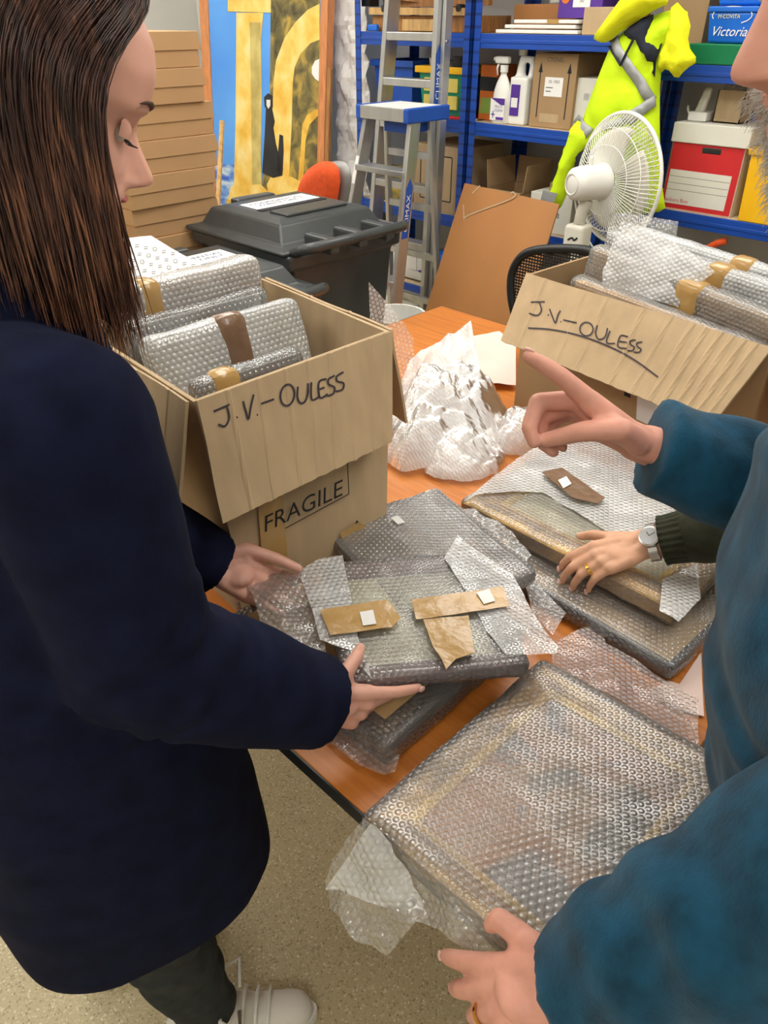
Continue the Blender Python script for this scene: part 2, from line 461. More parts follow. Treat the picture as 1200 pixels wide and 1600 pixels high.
bubble('bubble_clear', .09, .11, tint=(.98,.98,.98), hgt=.34, ior=1.75)
bubble('bubble_white', .52, .10, hgt=.6, ior=2.0)
bubble('bubble_pink', .14, .26, tint=(.95,.86,.83))
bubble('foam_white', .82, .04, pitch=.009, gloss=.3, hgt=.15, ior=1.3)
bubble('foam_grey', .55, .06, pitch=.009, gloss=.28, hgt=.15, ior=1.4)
def hairmat():
    m, nt, out = newmat('hair_brown')
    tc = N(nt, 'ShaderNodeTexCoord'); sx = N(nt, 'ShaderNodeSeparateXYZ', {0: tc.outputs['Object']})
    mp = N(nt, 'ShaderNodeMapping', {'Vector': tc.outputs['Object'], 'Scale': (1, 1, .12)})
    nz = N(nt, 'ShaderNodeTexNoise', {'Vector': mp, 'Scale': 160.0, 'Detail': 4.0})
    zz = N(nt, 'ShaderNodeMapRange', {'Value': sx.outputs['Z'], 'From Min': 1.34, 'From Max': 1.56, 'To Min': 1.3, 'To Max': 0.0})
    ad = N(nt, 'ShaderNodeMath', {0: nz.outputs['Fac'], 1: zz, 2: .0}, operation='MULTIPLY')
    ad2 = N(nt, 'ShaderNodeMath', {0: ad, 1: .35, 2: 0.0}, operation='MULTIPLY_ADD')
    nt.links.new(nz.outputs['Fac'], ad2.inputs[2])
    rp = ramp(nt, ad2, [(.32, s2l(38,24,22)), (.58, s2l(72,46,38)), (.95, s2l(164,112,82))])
    b = N(nt, 'ShaderNodeBsdfPrincipled', {'Base Color': rp, 'Roughness': .36, 'Specular IOR Level': .45, 'Anisotropic': .6})
    nt.links.new(b.outputs[0], out.inputs[0])
hairmat()
def floormat():
    m, nt, out = newmat('floor_vinyl')
    tc = N(nt, 'ShaderNodeTexCoord')
    v1 = N(nt, 'ShaderNodeTexVoronoi', {'Vector': tc.outputs['Object'], 'Scale': 290.0})
    wn = N(nt, 'ShaderNodeTexWhiteNoise', {'Vector': v1.outputs['Position']})
    rp = ramp(nt, wn.outputs['Value'], [(.0, s2l(122,108,82)), (.08, s2l(162,148,112)), (.16, s2l(185,171,134)), (.85, s2l(192,179,142)), (.95, s2l(218,206,176)), (1, s2l(238,230,210))])
    rp.color_ramp.interpolation = 'LINEAR'
    n2 = N(nt, 'ShaderNodeTexNoise', {'Vector': tc.outputs['Object'], 'Scale': 320.0, 'Detail': 2.0})
    mx = N(nt, 'ShaderNodeMixRGB', {'Fac': .35, 'Color1': rp, 'Color2': ramp(nt, n2.outputs['Fac'], [(.35, s2l(166,152,116)), (.65, s2l(198,186,150))])})
    b = N(nt, 'ShaderNodeBsdfPrincipled', {'Base Color': mx, 'Roughness': .42})
    nt.links.new(b.outputs[0], out.inputs[0])
floormat()
def tablemat():
    m, nt, out = newmat('table_beech')
    tc = N(nt, 'ShaderNodeTexCoord'); mp = N(nt, 'ShaderNodeMapping', {'Vector': tc.outputs['Object'], 'Scale': (1.2, 14, 14)})
    nz = N(nt, 'ShaderNodeTexNoise', {'Vector': mp, 'Scale': 5.0, 'Detail': 7.0, 'Roughness': .6})
    rp = ramp(nt, nz.outputs['Fac'], [(.3, s2l(182,106,40)), (.5, s2l(200,120,48)), (.72, s2l(210,132,60))])
    b = N(nt, 'ShaderNodeBsdfPrincipled', {'Base Color': rp, 'Roughness': .38})
    nt.links.new(b.outputs[0], out.inputs[0])
tablemat()
def mottle(name, stops, scale=6.0, detail=6.0, rough=.6, stretch=(1,1,1), dist=0.0):
    m, nt, out = newmat(name)
    tc = N(nt, 'ShaderNodeTexCoord'); mp = N(nt, 'ShaderNodeMapping', {'Vector': tc.outputs['Object'], 'Scale': stretch})
    nz = N(nt, 'ShaderNodeTexNoise', {'Vector': mp, 'Scale': scale, 'Detail': detail, 'Distortion': dist})
    rp = ramp(nt, nz.outputs['Fac'], stops)
    b = N(nt, 'ShaderNodeBsdfPrincipled', {'Base Color': rp, 'Roughness': rough})
    nt.links.new(b.outputs[0], out.inputs[0])
mottle('paint_sky', [(.3, s2l(78,150,240)), (.7, s2l(100,172,250))], 2)
mottle('paint_sea', [(.35, s2l(50,90,200)), (.5, s2l(120,165,225)), (.65, s2l(205,220,235))], 9, stretch=(1,1,3))
mottle('paint_yellow', [(.3, s2l(232,180,60)), (.5, s2l(246,210,110)), (.7, s2l(250,228,160))], 8)
mottle('paint_yellow_deep', [(.3, s2l(206,150,40)), (.6, s2l(240,196,80))], 10)
mottle('paint_shade', [(.3, s2l(170,150,80)), (.6, s2l(214,196,120))], 8)
mottle('paint_stone', [(.3, s2l(60,56,34)), (.5, s2l(120,108,60)), (.7, s2l(190,160,70))], 11, dist=.6)
mottle('paint_dark', [(.3, s2l(26,26,30)), (.7, s2l(50,48,50))], 6)
mottle('picture_art', [(.28, s2l(84,90,98)), (.40, s2l(140,138,136)), (.46, s2l(206,158,96)), (.54, s2l(214,150,90)), (.60, s2l(150,146,150)), (.72, s2l(206,208,212))], 6, 3, dist=.6)
def perforated():
    m, nt, out = newmat('blue_perforated')
    tc = N(nt, 'ShaderNodeTexCoord'); sx = N(nt, 'ShaderNodeSeparateXYZ', {0: tc.outputs['Object']})
    w = N(nt, 'ShaderNodeMath', {0: sx.outputs['Z'], 1: 1/.05}, operation='MULTIPLY'); w = N(nt, 'ShaderNodeMath', {0: w}, operation='FRACT')
    c = N(nt, 'ShaderNodeMath', {0: w, 1: .22}, operation='LESS_THAN')
    mx = N(nt, 'ShaderNodeMixRGB', {'Fac': c, 'Color1': s2l(20,72,168)+(1,), 'Color2': s2l(16,50,118)+(1,)})
    b = N(nt, 'ShaderNodeBsdfPrincipled', {'Base Color': mx, 'Roughness': .38}); nt.links.new(b.outputs[0], out.inputs[0])
perforated()
def emis(name, col, st):
    m, nt, out = newmat(name); e = N(nt, 'ShaderNodeEmission', {'Color': tuple(col)+(1,), 'Strength': st}); nt.links.new(e.outputs[0], out.inputs[0])
emis('lamp_diffuser', (1.0, .965, .90), LAMP_POWER)
# ================================================================ room shell
X0, X1, Y0, Y1, ZC = -5.6, 2.4, -2.4, 3.82, 2.70
struct('floor', G().box(X0-.1, X1+.1, Y0-.1, Y1+.1, -.05, 0), 'floor_vinyl')
struct('wall_back', G().box(X0-.1, X1+.1, Y1, Y1+.1, 0, ZC), 'wall_paint')
struct('wall_left', G().box(X0-.1, X0, Y0, Y1, 0, ZC), 'wall_paint')
struct('wall_right', G().box(X1, X1+.1, Y0, Y1, 0, ZC), 'wall_paint')
struct('wall_front', G().box(X0-.1, X1+.1, Y0-.1, Y0, 0, ZC), 'wall_paint')
struct('ceiling', G().box(X0-.1, X1+.1, Y0-.1, Y1+.1, ZC, ZC+.1), 'wall_paint')
struct('trim_1', G().box(X0, -5.02, Y1-.10, Y1, 0, ZC), 'wall_paint', bevel=.01)
for nme, b in (('baseboard_back', (X0, X1, Y1-.015, Y1, 0, .1)), ('baseboard_left', (X0, X0+.015, Y0, Y1, 0, .1))):
    struct(nme, G().box(*b), 'galv')
spots = ['over the table edge near the woman', 'over the middle of the table', 'over the two people at right', 'by the stack of flat boxes', 'added to brighten the far left wall', 'added to brighten the wall by the big painting', 'added to brighten the back by the archive box shelf', 'in the near corner of the room']
for (lx, ly), w in zip(LAMPS, spots):
    t = thing('ceiling_light', 'white fluorescent ceiling panel ' + w, 'ceiling light', (lx, ly, ZC-.05), 0, 'ceiling panels')
    obj('housing', mitre(1.24, .64, [(0,.05),(0,-.005),(.025,-.005),(.025,.02),(.025,.05)]).tf(Matrix.Translation((lx,ly,ZC-.05))), 'white_plastic', t)
    obj('diffuser', G().box(lx-.592, lx+.592, ly-.292, ly+.292, ZC-.13, ZC-.03), 'lamp_diffuser', t, bevel=.02)

# ================================================================ table
TZ = .72
tb = thing('meeting_table', 'orange beech laminate table with black edge under the packed pictures', 'table', (-.86, 1.22, 0))
TX0, TX1, TY0, TY1 = -1.71, -.16, .40, 2.04
obj('tabletop', G().box(TX0, TX1, TY0, TY1, TZ-.026, TZ), 'table_beech', tb, bevel=.002)
e = G()
for b in ((TX0-.003, TX1+.003, TY0-.003, TY0, TZ-.027, TZ-.001), (TX0-.003, TX1+.003, TY1, TY1+.003, TZ-.027, TZ-.001), (TX0-.003, TX0, TY0, TY1, TZ-.027, TZ-.001), (TX1, TX1+.003, TY0, TY1, TZ-.027, TZ-.001)): e.box(*b)
obj('edge_band', e, 'black_plastic', tb)
for y in (TY0+.10, TY1-.125): obj('apron', G().box(TX0+.1, TX1-.1, y, y+.025, TZ-.1, TZ-.027), 'black_plastic', tb)
for x in (TX0+.3, TX1-.45):
    for y in (TY0+.45, TY1-.3): obj('leg', G().tube([(x,y,TZ-.03),(x,y,0)], .025, 12), 'black_plastic', tb, smooth=False)

# ================================================================ shelving
SY0, SY1 = 3.25, 3.72
def shelving(label, x0, x1, levels):
    t = thing('shelving_unit', label, 'shelves', ((x0+x1)/2, (SY0+SY1)/2, 0), 0, 'blue shelving units along the back wall')
    for x, s in ((x0, 1), (x1, -1)):
        for y, q in ((SY0, 1), (SY1, -1)):
            obj('upright', G().box(min(x, x+s*.04), max(x, x+s*.04), min(y, y+q*.003), max(y, y+q*.003), 0, 2.0).box(min(x, x+s*.003), max(x, x+s*.003), min(y, y+q*.04), max(y, y+q*.04), 0, 2.0), 'blue_perforated', t)
    for z in levels:
        obj('shelf_board', G().box(x0+.012, x1-.012, SY0+.012, SY1-.012, z-.012, z), 'chipboard', t)
        for y0 in (SY0+.004, SY1-.016):
            obj('beam', G().box(x0+.006, x1-.006, y0, y0+.012, z-.058, z+.001).box(x0+.006, x1-.006, y0-.003, y0, z-.036, z-.022), 'blue_metal', t, bevel=.002)
        for x in (x0+.004, x1-.016): obj('side_beam', G().box(x, x+.012, SY0+.02, SY1-.02, z-.058, z-.013), 'blue_metal', t)
    return t
shelving('tall blue boltless shelving unit behind the two aluminium ladders', -3.41, -2.62, (1.96, 1.53, 1.16, .70, .27))
shelving('tall blue boltless shelving unit holding the spray bottle and arrow box', -2.60, -1.80, (1.96, 1.53, 1.16, .70, .27))
shelving('tall blue boltless shelving unit holding the red and white archive box', -1.78, -.92, (1.96, 1.44, .905, .36))

def P_box(pl, pr, z, zt, depth, yf=None):   # front-left / front-right base pixels on a shelf
    a = onz(*pl, z); b = onz(*pr, z); y = yf if yf else max(SY0+.03, (a.y+b.y)/2)
    if yf: a = ony(*pl, y); b = ony(*pr, y)
    return (a.x, b.x, y, min(y+depth, SY1-.02), z+.001, zt)
def carton(name, label, b, m='cardboard_dark', lid=None, cat='box', tape=True, group=None, bevel=.003):
    x0, x1, y0, y1, z0, z1 = b
    t = thing(name, label, cat, ((x0+x1)/2, (y0+y1)/2, z0), 0, group)
    obj('body', G().box(x0, x1, y0, y1, z0, z1), m, t, bevel=bevel)
    if tape:
        ym = (y0+y1)/2
        obj('tape', G().box(x0-.0008, x1+.0008, ym-.025, ym+.025, z1-.04, z1+.0008), 'tape', t)
    return t
def on_front(y):                       # drawing plane: the front of something at depth y
    return lambda px, py: ony(px, py, y)

# -- top level, left bay: wooden easels, and plank
t = thing('sketch_easel', 'folded wooden box easel lying on the top shelf', 'easel', (-3.0, 3.45, 1.531))
obj('case', G().box(-3.33, -2.66, 3.30, 3.62, 1.531, 1.60), 'wood', t, bevel=.004)
obj('rail', G().bar((-3.33,3.29,1.62),(-2.63,3.29,1.615),.03,.03), 'wood_light', t)
obj('rail', G().bar((-3.33,3.40,1.66),(-2.63,3.40,1.665),.035,.05), 'wood', t)
obj('leg', G().bar((-3.36,3.33,1.70),(-2.8,3.46,1.64),.03,.03), 'wood', t)
obj('drawer', G().box(-3.10, -2.80, 3.285, 3.30, 1.535, 1.585), 'wood_light', t, bevel=.002)
for x in (-3.22, -2.72): obj('knob', G().tube([(x,3.27,1.63),(x,3.31,1.63)], .016, 10), 'black_plastic', t)
obj('clamp', G().box(-3.40, -3.34, 3.29, 3.36, 1.64, 1.70), 'black_plastic', t)
tag(obj('blue_sponge', G().box(-3.33, -3.26, 3.262, 3.285, 1.532, 1.562), 'blue_tin', bevel=.006), 'small blue block at the shelf end beside the easel', 'sponge')
tag(obj('long_plank', G().box(-2.56, -1.86, 3.50, 3.53, 1.532, 1.645), 'mdf', bevel=.002), 'long brown plank on edge behind the white slats', 'plank')
for k in range(9):
    zz = 1.533 + (k//3)*.019; yy = 3.285 + (k % 3)*.052
    x0 = -2.50 + .05*(k//3) + .01*(k % 3)
    t = thing('blind_slat', ['bottom', 'middle', 'top'][k//3] + ' row ' + ['front', 'centre', 'rear'][k % 3] + ' white slat in the taped bundle on the top shelf', 'slat', (x0+.2, yy, zz), 0, 'white slats taped together')
    obj('slat_body', G().box(x0, -2.06-.012*(k % 2), yy, yy+.045, zz, zz+.014), 'white_plastic', t, bevel=.003)
    if k//3 == 2: obj('tape', G().box(-2.22, -2.16, yy-.001, yy+.046, zz-.001, zz+.0155), 'tape', t)
b = (-2.10, -1.86, 3.44, 3.66, 1.645, 1.80)
t = carton('purple_box', 'purple box with orange dot and white label on the top shelf', (-2.22, -2.0, 3.36, 3.48, 1.59, 1.78), 'purple', tape=False)
obj('dot_logo', G().tube([(-2.185,3.3595,1.665),(-2.185,3.358,1.665)], .022, 18), 'orange', t)
obj('label', G().box(-2.145, -2.06, 3.358, 3.3598, 1.63, 1.695), 'paper', t)
obj('print', text('pH DATA\n50', .022, lambda x, y: Vector((-2.102+x, 3.3575, 1.665+y))), 'faint_ink', t)
b = P_box((907,62), (955,68), 1.53, 1.63, .18, 3.30)
carton('shipping_carton', 'plain brown carton at the top shelf beside the hanging jacket', b, 'cardboard')
carton('shipping_carton', 'pinkish brown carton high behind the jacket shoulder', (-1.75, -1.56, 3.42, 3.68, 1.442, 1.66), 'cardboard_dark')
tag(obj('metal_sheet', G().box(-2.40, -2.02, 3.56, 3.575, 1.65, 1.9), 'white_card'), 'white panel standing behind the plank on the top shelf', 'panel')
# stuff standing behind for the plank to rest on is the shelf itself; panel sits on plank rail
# -- second level
def crate(label, x0, x1, y0, y1, z0, z1, mb, mr, ribs=None, name='plastic_crate'):
    t = thing(name, label, 'crate', ((x0+x1)/2, (y0+y1)/2, z0))
    ti = .02
    g = G(); w = .004
    bo = [(x0+ti,y0+ti,z0),(x1-ti,y0+ti,z0),(x1-ti,y1-ti,z0),(x0+ti,y1-ti,z0)]; to = [(x0,y0,z1),(x1,y0,z1),(x1,y1,z1),(x0,y1,z1)]
    def sh(q, d): 
        cx, cy = (x0+x1)/2, (y0+y1)/2
        return [(p[0]-math.copysign(d, p[0]-cx), p[1]-math.copysign(d, p[1]-cy), p[2]) for p in q]
    bi = [(p[0], p[1], p[2]+w) for p in sh(bo, w)]; tin = sh(to, w)
    v = [Vector(p) for p in bo+to+bi+tin]
    f = [[0,3,2,1]] + [[i,(i+1)%4,4+(i+1)%4,4+i] for i in range(4)] + [[8,9,10,11]] + [[8+(i+1)%4,8+i,12+i,12+(i+1)%4] for i in range(4)] + [[4+i,4+(i+1)%4,12+(i+1)%4,12+i] for i in range(4)]
    obj('body', g.add(v, f), mb, t)
    obj('rim', mitre(x1-x0+.03, y1-y0+.03, [(0,0),(0,-.03),(.012,-.03),(.022,0)]).tf(Matrix.Translation(((x0+x1)/2,(y0+y1)/2,z1+.002))), mr, t, bevel=.003)
    if ribs:
        for k in range(3):
            for j in range(2):
                xa = x0+.03+(x1-x0-.06)*k/3; za = z0+.02+(z1-z0-.06)*j/2
                obj('window_panel', G().box(xa+.008, xa+(x1-x0-.06)/3-.008, y0+.001, y0+.014, za+.008, za+(z1-z0-.06)/2-.008), ribs, t)
                ya = y0+.03+(y1-y0-.06)*k/3
                obj('window_panel', G().box(x1-.013, x1+.002, ya+.008, ya+(y1-y0-.06)/3-.008, za+.008, za+(z1-z0-.06)/2-.008), 'blue_box', t)
    return t
crate('plain blue plastic crate partly hidden by the tall ladder', -3.36, -3.07, 3.34, 3.62, 1.162, 1.40, 'blue_box', 'blue_box')
crate('teal and blue slotted crate with a bright yellow rim', -2.98, -2.68, 3.29, 3.60, 1.172, 1.385, 'teal_plastic', 'yellow', 'yellow_tint')
tag(obj('crate_tray', G().box(-3.0, -2.665, 3.27, 3.61, 1.161, 1.171), 'red', bevel=.003), 'flat red tray under the yellow rimmed crate', 'tray')
tag(obj('paper_tub', G().lathe([(.04,0),(.05,.075),(.053,.08),(.049,.08),(.038,.004)], 20, Matrix.Translation((-2.95,3.41,1.34))), 'white_plastic', smooth=False), 'white round tub standing in the yellow rimmed crate', 'tub')
tag(obj('cup', G().lathe([(.035,0),(.04,.085),(.041,.10),(.034,.10),(.031,.01)], 18, Matrix.Translation((-2.76,3.36,1.33))), 'black_plastic'), 'dark round pot in the right of the yellow rimmed crate', 'pot')
tag(obj('paint_tin', G().lathe([(.045,0),(.045,.05),(.047,.052),(.047,.062),(.04,.064),(.0,.066)], 18, Matrix.Translation((-2.86,3.42,1.345)), False), 'galv'), 'short grey tin between the pots in the yellow rimmed crate', 'tin')
dx0, dx1 = ony(747, 184, 3.36).x, ony(772, 186, 3.36).x
t = carton('detergent_box', 'orange and black product box beside the spray bottle', (dx0, dx1, 3.36, 3.52, 1.161, 1.40), 'orange', tape=False)
obj('dark_band', G().box(dx0-.001, dx1+.001, 3.3585, 3.36, 1.29, 1.35), 'black_plastic', t)
obj('green_panel', G().box(dx0+.01, dx1-.01, 3.3585, 3.36, 1.19, 1.26), 'lime', t)
# spray bottle
def spray():
    c = ony(782, 186, 3.31); x, y = c.x, 3.31
    t = thing('spray_bottle', 'white trigger spray bottle with purple label on the shelf edge', 'bottle', (x, y, 1.161))
    T = Matrix.Translation((x, y, 1.161)) @ Matrix.Diagonal((1, .62, 1, 1))
    obj('bottle_body', G().lathe([(.046,0),(.05,.006),(.05,.10),(.046,.14),(.036,.17),(.022,.195),(.016,.205),(.016,.22)], 22, T), 'white_plastic', t, smooth=True)
    obj('collar', G().lathe([(.019,.0),(.019,.03)], 16, Matrix.Translation((x,y,1.161+.215))), 'white_plastic', t, smooth=False)
    h = 1.161+.25
    obj('trigger_head', G().box(x-.05, x+.028, y-.014, y+.014, h, h+.03).tube([(x-.05,y,h+.018),(x-.066,y,h+.018)], .009, 10), 'white_plastic', t, bevel=.008, seg=3)
    obj('trigger', G().tube([(x-.032,y,h+.003),(x-.042,y,h-.02),(x-.036,y,h-.048)], [.006,.005,.004], 8), 'white_plastic', t, smooth=True)
    yf = y-.0325
    obj('label', G().box(x-.042, x+.042, yf-.0012, yf+.004, 1.175, 1.27), 'paper', t, bevel=.001)
    pf = lambda u, v: Vector((x+u, yf-.0018, 1.22+v))
    obj('label_top', G().add([pf(-.042,.05), pf(.02,.022), pf(.042,.022), pf(.042,.05)], [[0,1,2,3]]), 'purple', t)
    obj('label_print', text('MULTI\nCLEAN', .016, lambda u, v: pf(u+.008, v+.006)).join(strokes([[(-.034,-.02),(-.012,-.02)],[(-.023,-.035),(-.023,-.005)]], .005, pf)), 'purple', t)
    obj('label_base', G().add([pf(-.005,-.042), pf(.04,-.042), pf(.04,-.03), pf(-.005,-.03)], [[0,1,2,3]]), 'purple', t)
spray()
def jug():
    c = ony(814, 188, 3.35); x, y = c.x, 3.35
    t = thing('jerry_can', 'white plastic refill jug with purple side label', 'jug', (x, y, 1.161))
    body = fused([G().box(x-.048, x+.05, y-.05, y+.07, 1.161, 1.36), G().cone((x+.035,y,1.35), .016, (x+.035,y+.01,1.43), .014), G().cone((x+.035,y,1.43), .014, (x-.02,y,1.432), .015), G().cone((x-.02,y,1.432), .016, (x-.025,y,1.35), .026)], .007, 3)
    obj('body', body, 'white_plastic', t, smooth=True)
    obj('cap', G().tube([(x-.022,y,1.445),(x-.022,y,1.468)], .02, 16), 'white_plastic', t)
    obj('label', G().box(x-.035, x+.015, y-.0545, y-.049, 1.20, 1.33), 'purple', t, bevel=.001)
    obj('label_print', G().box(x-.028, x+.008, y-.056, y-.0546, 1.235, 1.275), 'paper', t)
jug()
def arrowbox():
    a = ony(826, 192, 3.31); b = ony(890, 203, 3.31)
    bb = (a.x, b.x+.0, 3.31, 3.60, 1.161, 1.455)
    t = carton('arrow_box', 'brown carton printed with two tall up arrows and a white label', bb, 'cardboard_dark', tape=False)
    x0, x1 = bb[0], bb[1]; w = x1-x0; f = lambda u, v: Vector((x0+u*w, 3.3092, 1.161+v*.294))
    g = G()
    for u in (.17, .84):
        g.add([f(u-.012,.14), f(u+.012,.14), f(u+.012,.78), f(u-.012,.78)], [[0,1,2,3]]).add([f(u-.05,.76), f(u+.05,.76), f(u,.90)], [[0,1,2]])
    obj('arrow_print', g, 'black_ink', t)
    obj('label', G().box(x0+.30*w, x0+.72*w, 3.308, 3.3098, 1.161+.44*.294, 1.161+.70*.294), 'paper', t)
    obj('label_print', G().join(text('05 1903', .018, lambda u, v: Vector((x0+.52*w+u, 3.3074, 1.161+.64*.294+v)))).join(strokes([[(.34,.56),(.5,.56)],[(.34,.51),(.46,.51)]], .012, lambda u, v: Vector((x0+u*w, 3.3074, 1.161+v*.294)))), 'faint_ink', t)
    obj('heading_print', text('CYGNEL', .024, lambda u, v: f(.5, .93)+Vector((u, 0, v))), 'faint_ink', t)
    obj('symbol_print', G().add([f(.25,.08), f(.70,.08), f(.70,.20), f(.25,.20)], [[0,1,2,3]]), 'cardboard', t)
    obj('top_flap', G().box(x0+.002, x1-.002, 3.312, 3.598, 1.4552, 1.458), 'cardboard', t)
arrowbox()
wb = ony(893, 204, 3.33); wc = ony(925, 208, 3.33)
t = carton('white_box', 'plain white box with small grey print beside the arrow box', (wb.x, wc.x, 3.33, 3.5, 1.161, 1.37), 'white_card', tape=False)
obj('print', text('||||||', .03, lambda u, v: Vector(((wb.x+wc.x)/2+u*.6, 3.329, 1.30+v))), 'grey_print', t)
# -- third level
t = carton('moving_carton', 'brown carton with a printed rectangle outline behind the ladder', (-2.99, -2.64, 3.28, 3.62, .701, 1.03), 'cardboard', tape=False)
f = lambda u, v: Vector((u, 3.279, v))
obj('outline_print', strokes([[(-2.94,.76),(-2.72,.76)],[(-2.72,.76),(-2.72,.98)],[(-2.72,.98),(-2.94,.98)],[(-2.94,.98),(-2.94,.76)]], .006, f), 'black_ink', t)
tag(obj('patterned_tin', G().box(-3.30, -3.06, 3.29, 3.40, .701, .88), 'paint_stone', bevel=.006), 'dark patterned tin box seen between the step ladder treads', 'tin')
def opencarton(name, label, x0, x1, y0, y1, z0, z1, m, flaps, cat='box'):
    t = thing(name, label, cat, ((x0+x1)/2, (y0+y1)/2, z0)); w = .004
    g = G().box(x0,x1,y0,y1,z0,z0+w).box(x0,x1,y0,y0+w,z0,z1).box(x0,x1,y1-w,y1,z0,z1).box(x0,x0+w,y0,y1,z0,z1).box(x1-w,x1,y0,y1,z0,z1)
    obj('body', g, m, t)
    for quad in flaps: obj('flap', G().slab(quad, .004), m, t)
    return t
opencarton('open_carton', 'open brown box with raised flaps behind the brown board', -2.50, -2.28, 3.30, 3.55, .701, .86, 'cardboard_dark',
    [[(-2.50,3.30,.86),(-2.28,3.30,.86),(-2.26,3.21,.84),(-2.52,3.21,.84)], [(-2.50,3.31,.861),(-2.50,3.55,.861),(-2.515,3.55,.99),(-2.515,3.31,.99)], [(-2.49,3.55,.861),(-2.29,3.55,.861),(-2.29,3.56,.99),(-2.49,3.56,.99)], [(-2.28,3.31,.861),(-2.28,3.55,.861),(-2.265,3.55,.985),(-2.265,3.31,.985)]])
t = carton('white_carton', 'white carton with handwritten black word on the lower shelf', (-2.22, -1.98, 3.30, 3.52, .701, .88), 'white_card', tape=False)
obj('writing', text('Revma', .05, lambda u, v: Vector((-2.11+u, 3.2988, .80+v-.12*u))), 'black_ink', t)
obj('print', text('THIS WAY UP', .016, lambda u, v: Vector((-2.11+u, 3.2988, .85+v))), 'faint_ink', t)
tag(obj('tape_roll', G().lathe([(.03,0),(.04,0),(.04,.04),(.03,.04),(.03,0)], 20, Matrix.Translation((-2.12,3.38,.881)), False), 'cardboard_dark'), 'small brown roll on top of the white carton', 'tape roll')
# -- lowest levels: packs of rolls
def pack(label, x0, x1, y0, y1, z0, z1, ca, cb):
    t = thing('roll_pack', label, 'packet', ((x0+x1)/2, (y0+y1)/2, z0), 0, 'plastic packs under the shelves')
    obj('wrapper', rbox(x1-x0, y1-y0, z1-z0, .03, .03, .006, 10, x0).tf(Matrix.Translation(((x0+x1)/2, (y0+y1)/2, (z0+z1)/2))), ca, t, smooth=True)
    obj('printed_band', rbox(x1-x0+.004, y1-y0+.004, (z1-z0)*.3, .03, .03).tf(Matrix.Translation(((x0+x1)/2, (y0+y1)/2, (z0*.62+z1*.38)))), cb, t, smooth=True)
    obj('price_label', G().box(x1-.10, x1-.04, y0-.006, y0+.01, (z0+z1)/2-.02, (z0+z1)/2+.07), 'paper', t)
pack('blue and white pack on the low shelf right of the ladder', -2.88, -2.68, 3.30, 3.52, .276, .47, 'blue_tin', 'white_plastic')
pack('purple and white pack on the low shelf behind the ladder feet', -3.20, -2.93, 3.30, 3.52, .276, .45, 'white_plastic', 'purple')
pack('blue pack with a purple band on the floor under the shelves', -2.90, -2.68, 3.30, 3.5, .004, .20, 'blue_tin', 'purple')
pack('pink and white pack on the floor behind the ladder', -3.25, -2.95, 3.30, 3.5, .004, .20, 'white_plastic', 'red')
# -- right bay
def tin(label, x0, x1, y0, y1, z0, z1):
    t = thing('biscuit_tin', label, 'tin', ((x0+x1)/2, (y0+y1)/2, z0), 0, 'blue tins stacked on the upper shelf')
    obj('body', G().hexa([(x0+.012,y0+.012,z0),(x1-.012,y0+.012,z0),(x1-.012,y1,z0),(x0+.012,y1,z0)], [(x0,y0,z1-.02),(x1,y0,z1-.02),(x1,y1,z1-.02),(x0,y1,z1-.02)]), 'blue_tin', t, bevel=.008)
    obj('lid', G().box(x0-.004, x1+.004, y0-.004, y1+.004, z1-.02, z1), 'blue_tin', t, bevel=.005)
    fr = lambda u, v: Vector(((x0+x1)/2+u, y0+.0065-.004-.06*v-.002, (z0+z1)/2+v))
    obj('lettering', text('Victoria', .044, lambda u, v: fr(u, v-.022), .3), 'white_plastic', t)
    el = [(.075*math.cos(a), .028*math.sin(a)+.03) for a in [i*.35-1.0 for i in range(14)]]
    obj('swirl_print', strokes([el], .003, fr), 'paper', t)
    obj('gold_print', text('M\u00b7COVITA', .018, lambda u, v: fr(u-.01, v+.026)), 'yellow_tint', t)
b0, b1 = ony(1092, 95, 3.30).x, ony(1166, 95, 3.30).x
tag(obj('green_tray', G().hexa([(b0-.03,3.28,1.442),(b1+.05,3.28,1.442),(b1+.05,3.56,1.442),(b0-.03,3.56,1.442)], [(b0-.04,3.27,1.51),(b1+.06,3.27,1.51),(b1+.06,3.57,1.51),(b0-.04,3.57,1.51)]), 'green', bevel=.004), 'shallow green box under the two blue tins', 'box')
tin('lower blue tin with white script lettering resting on the green box', b0, b1, 3.30, 3.52, 1.5115, 1.63)
tin('upper blue tin with white script lettering, topmost of the pair', b0+.01, b1+.01, 3.31, 3.53, 1.6315, 1.75)
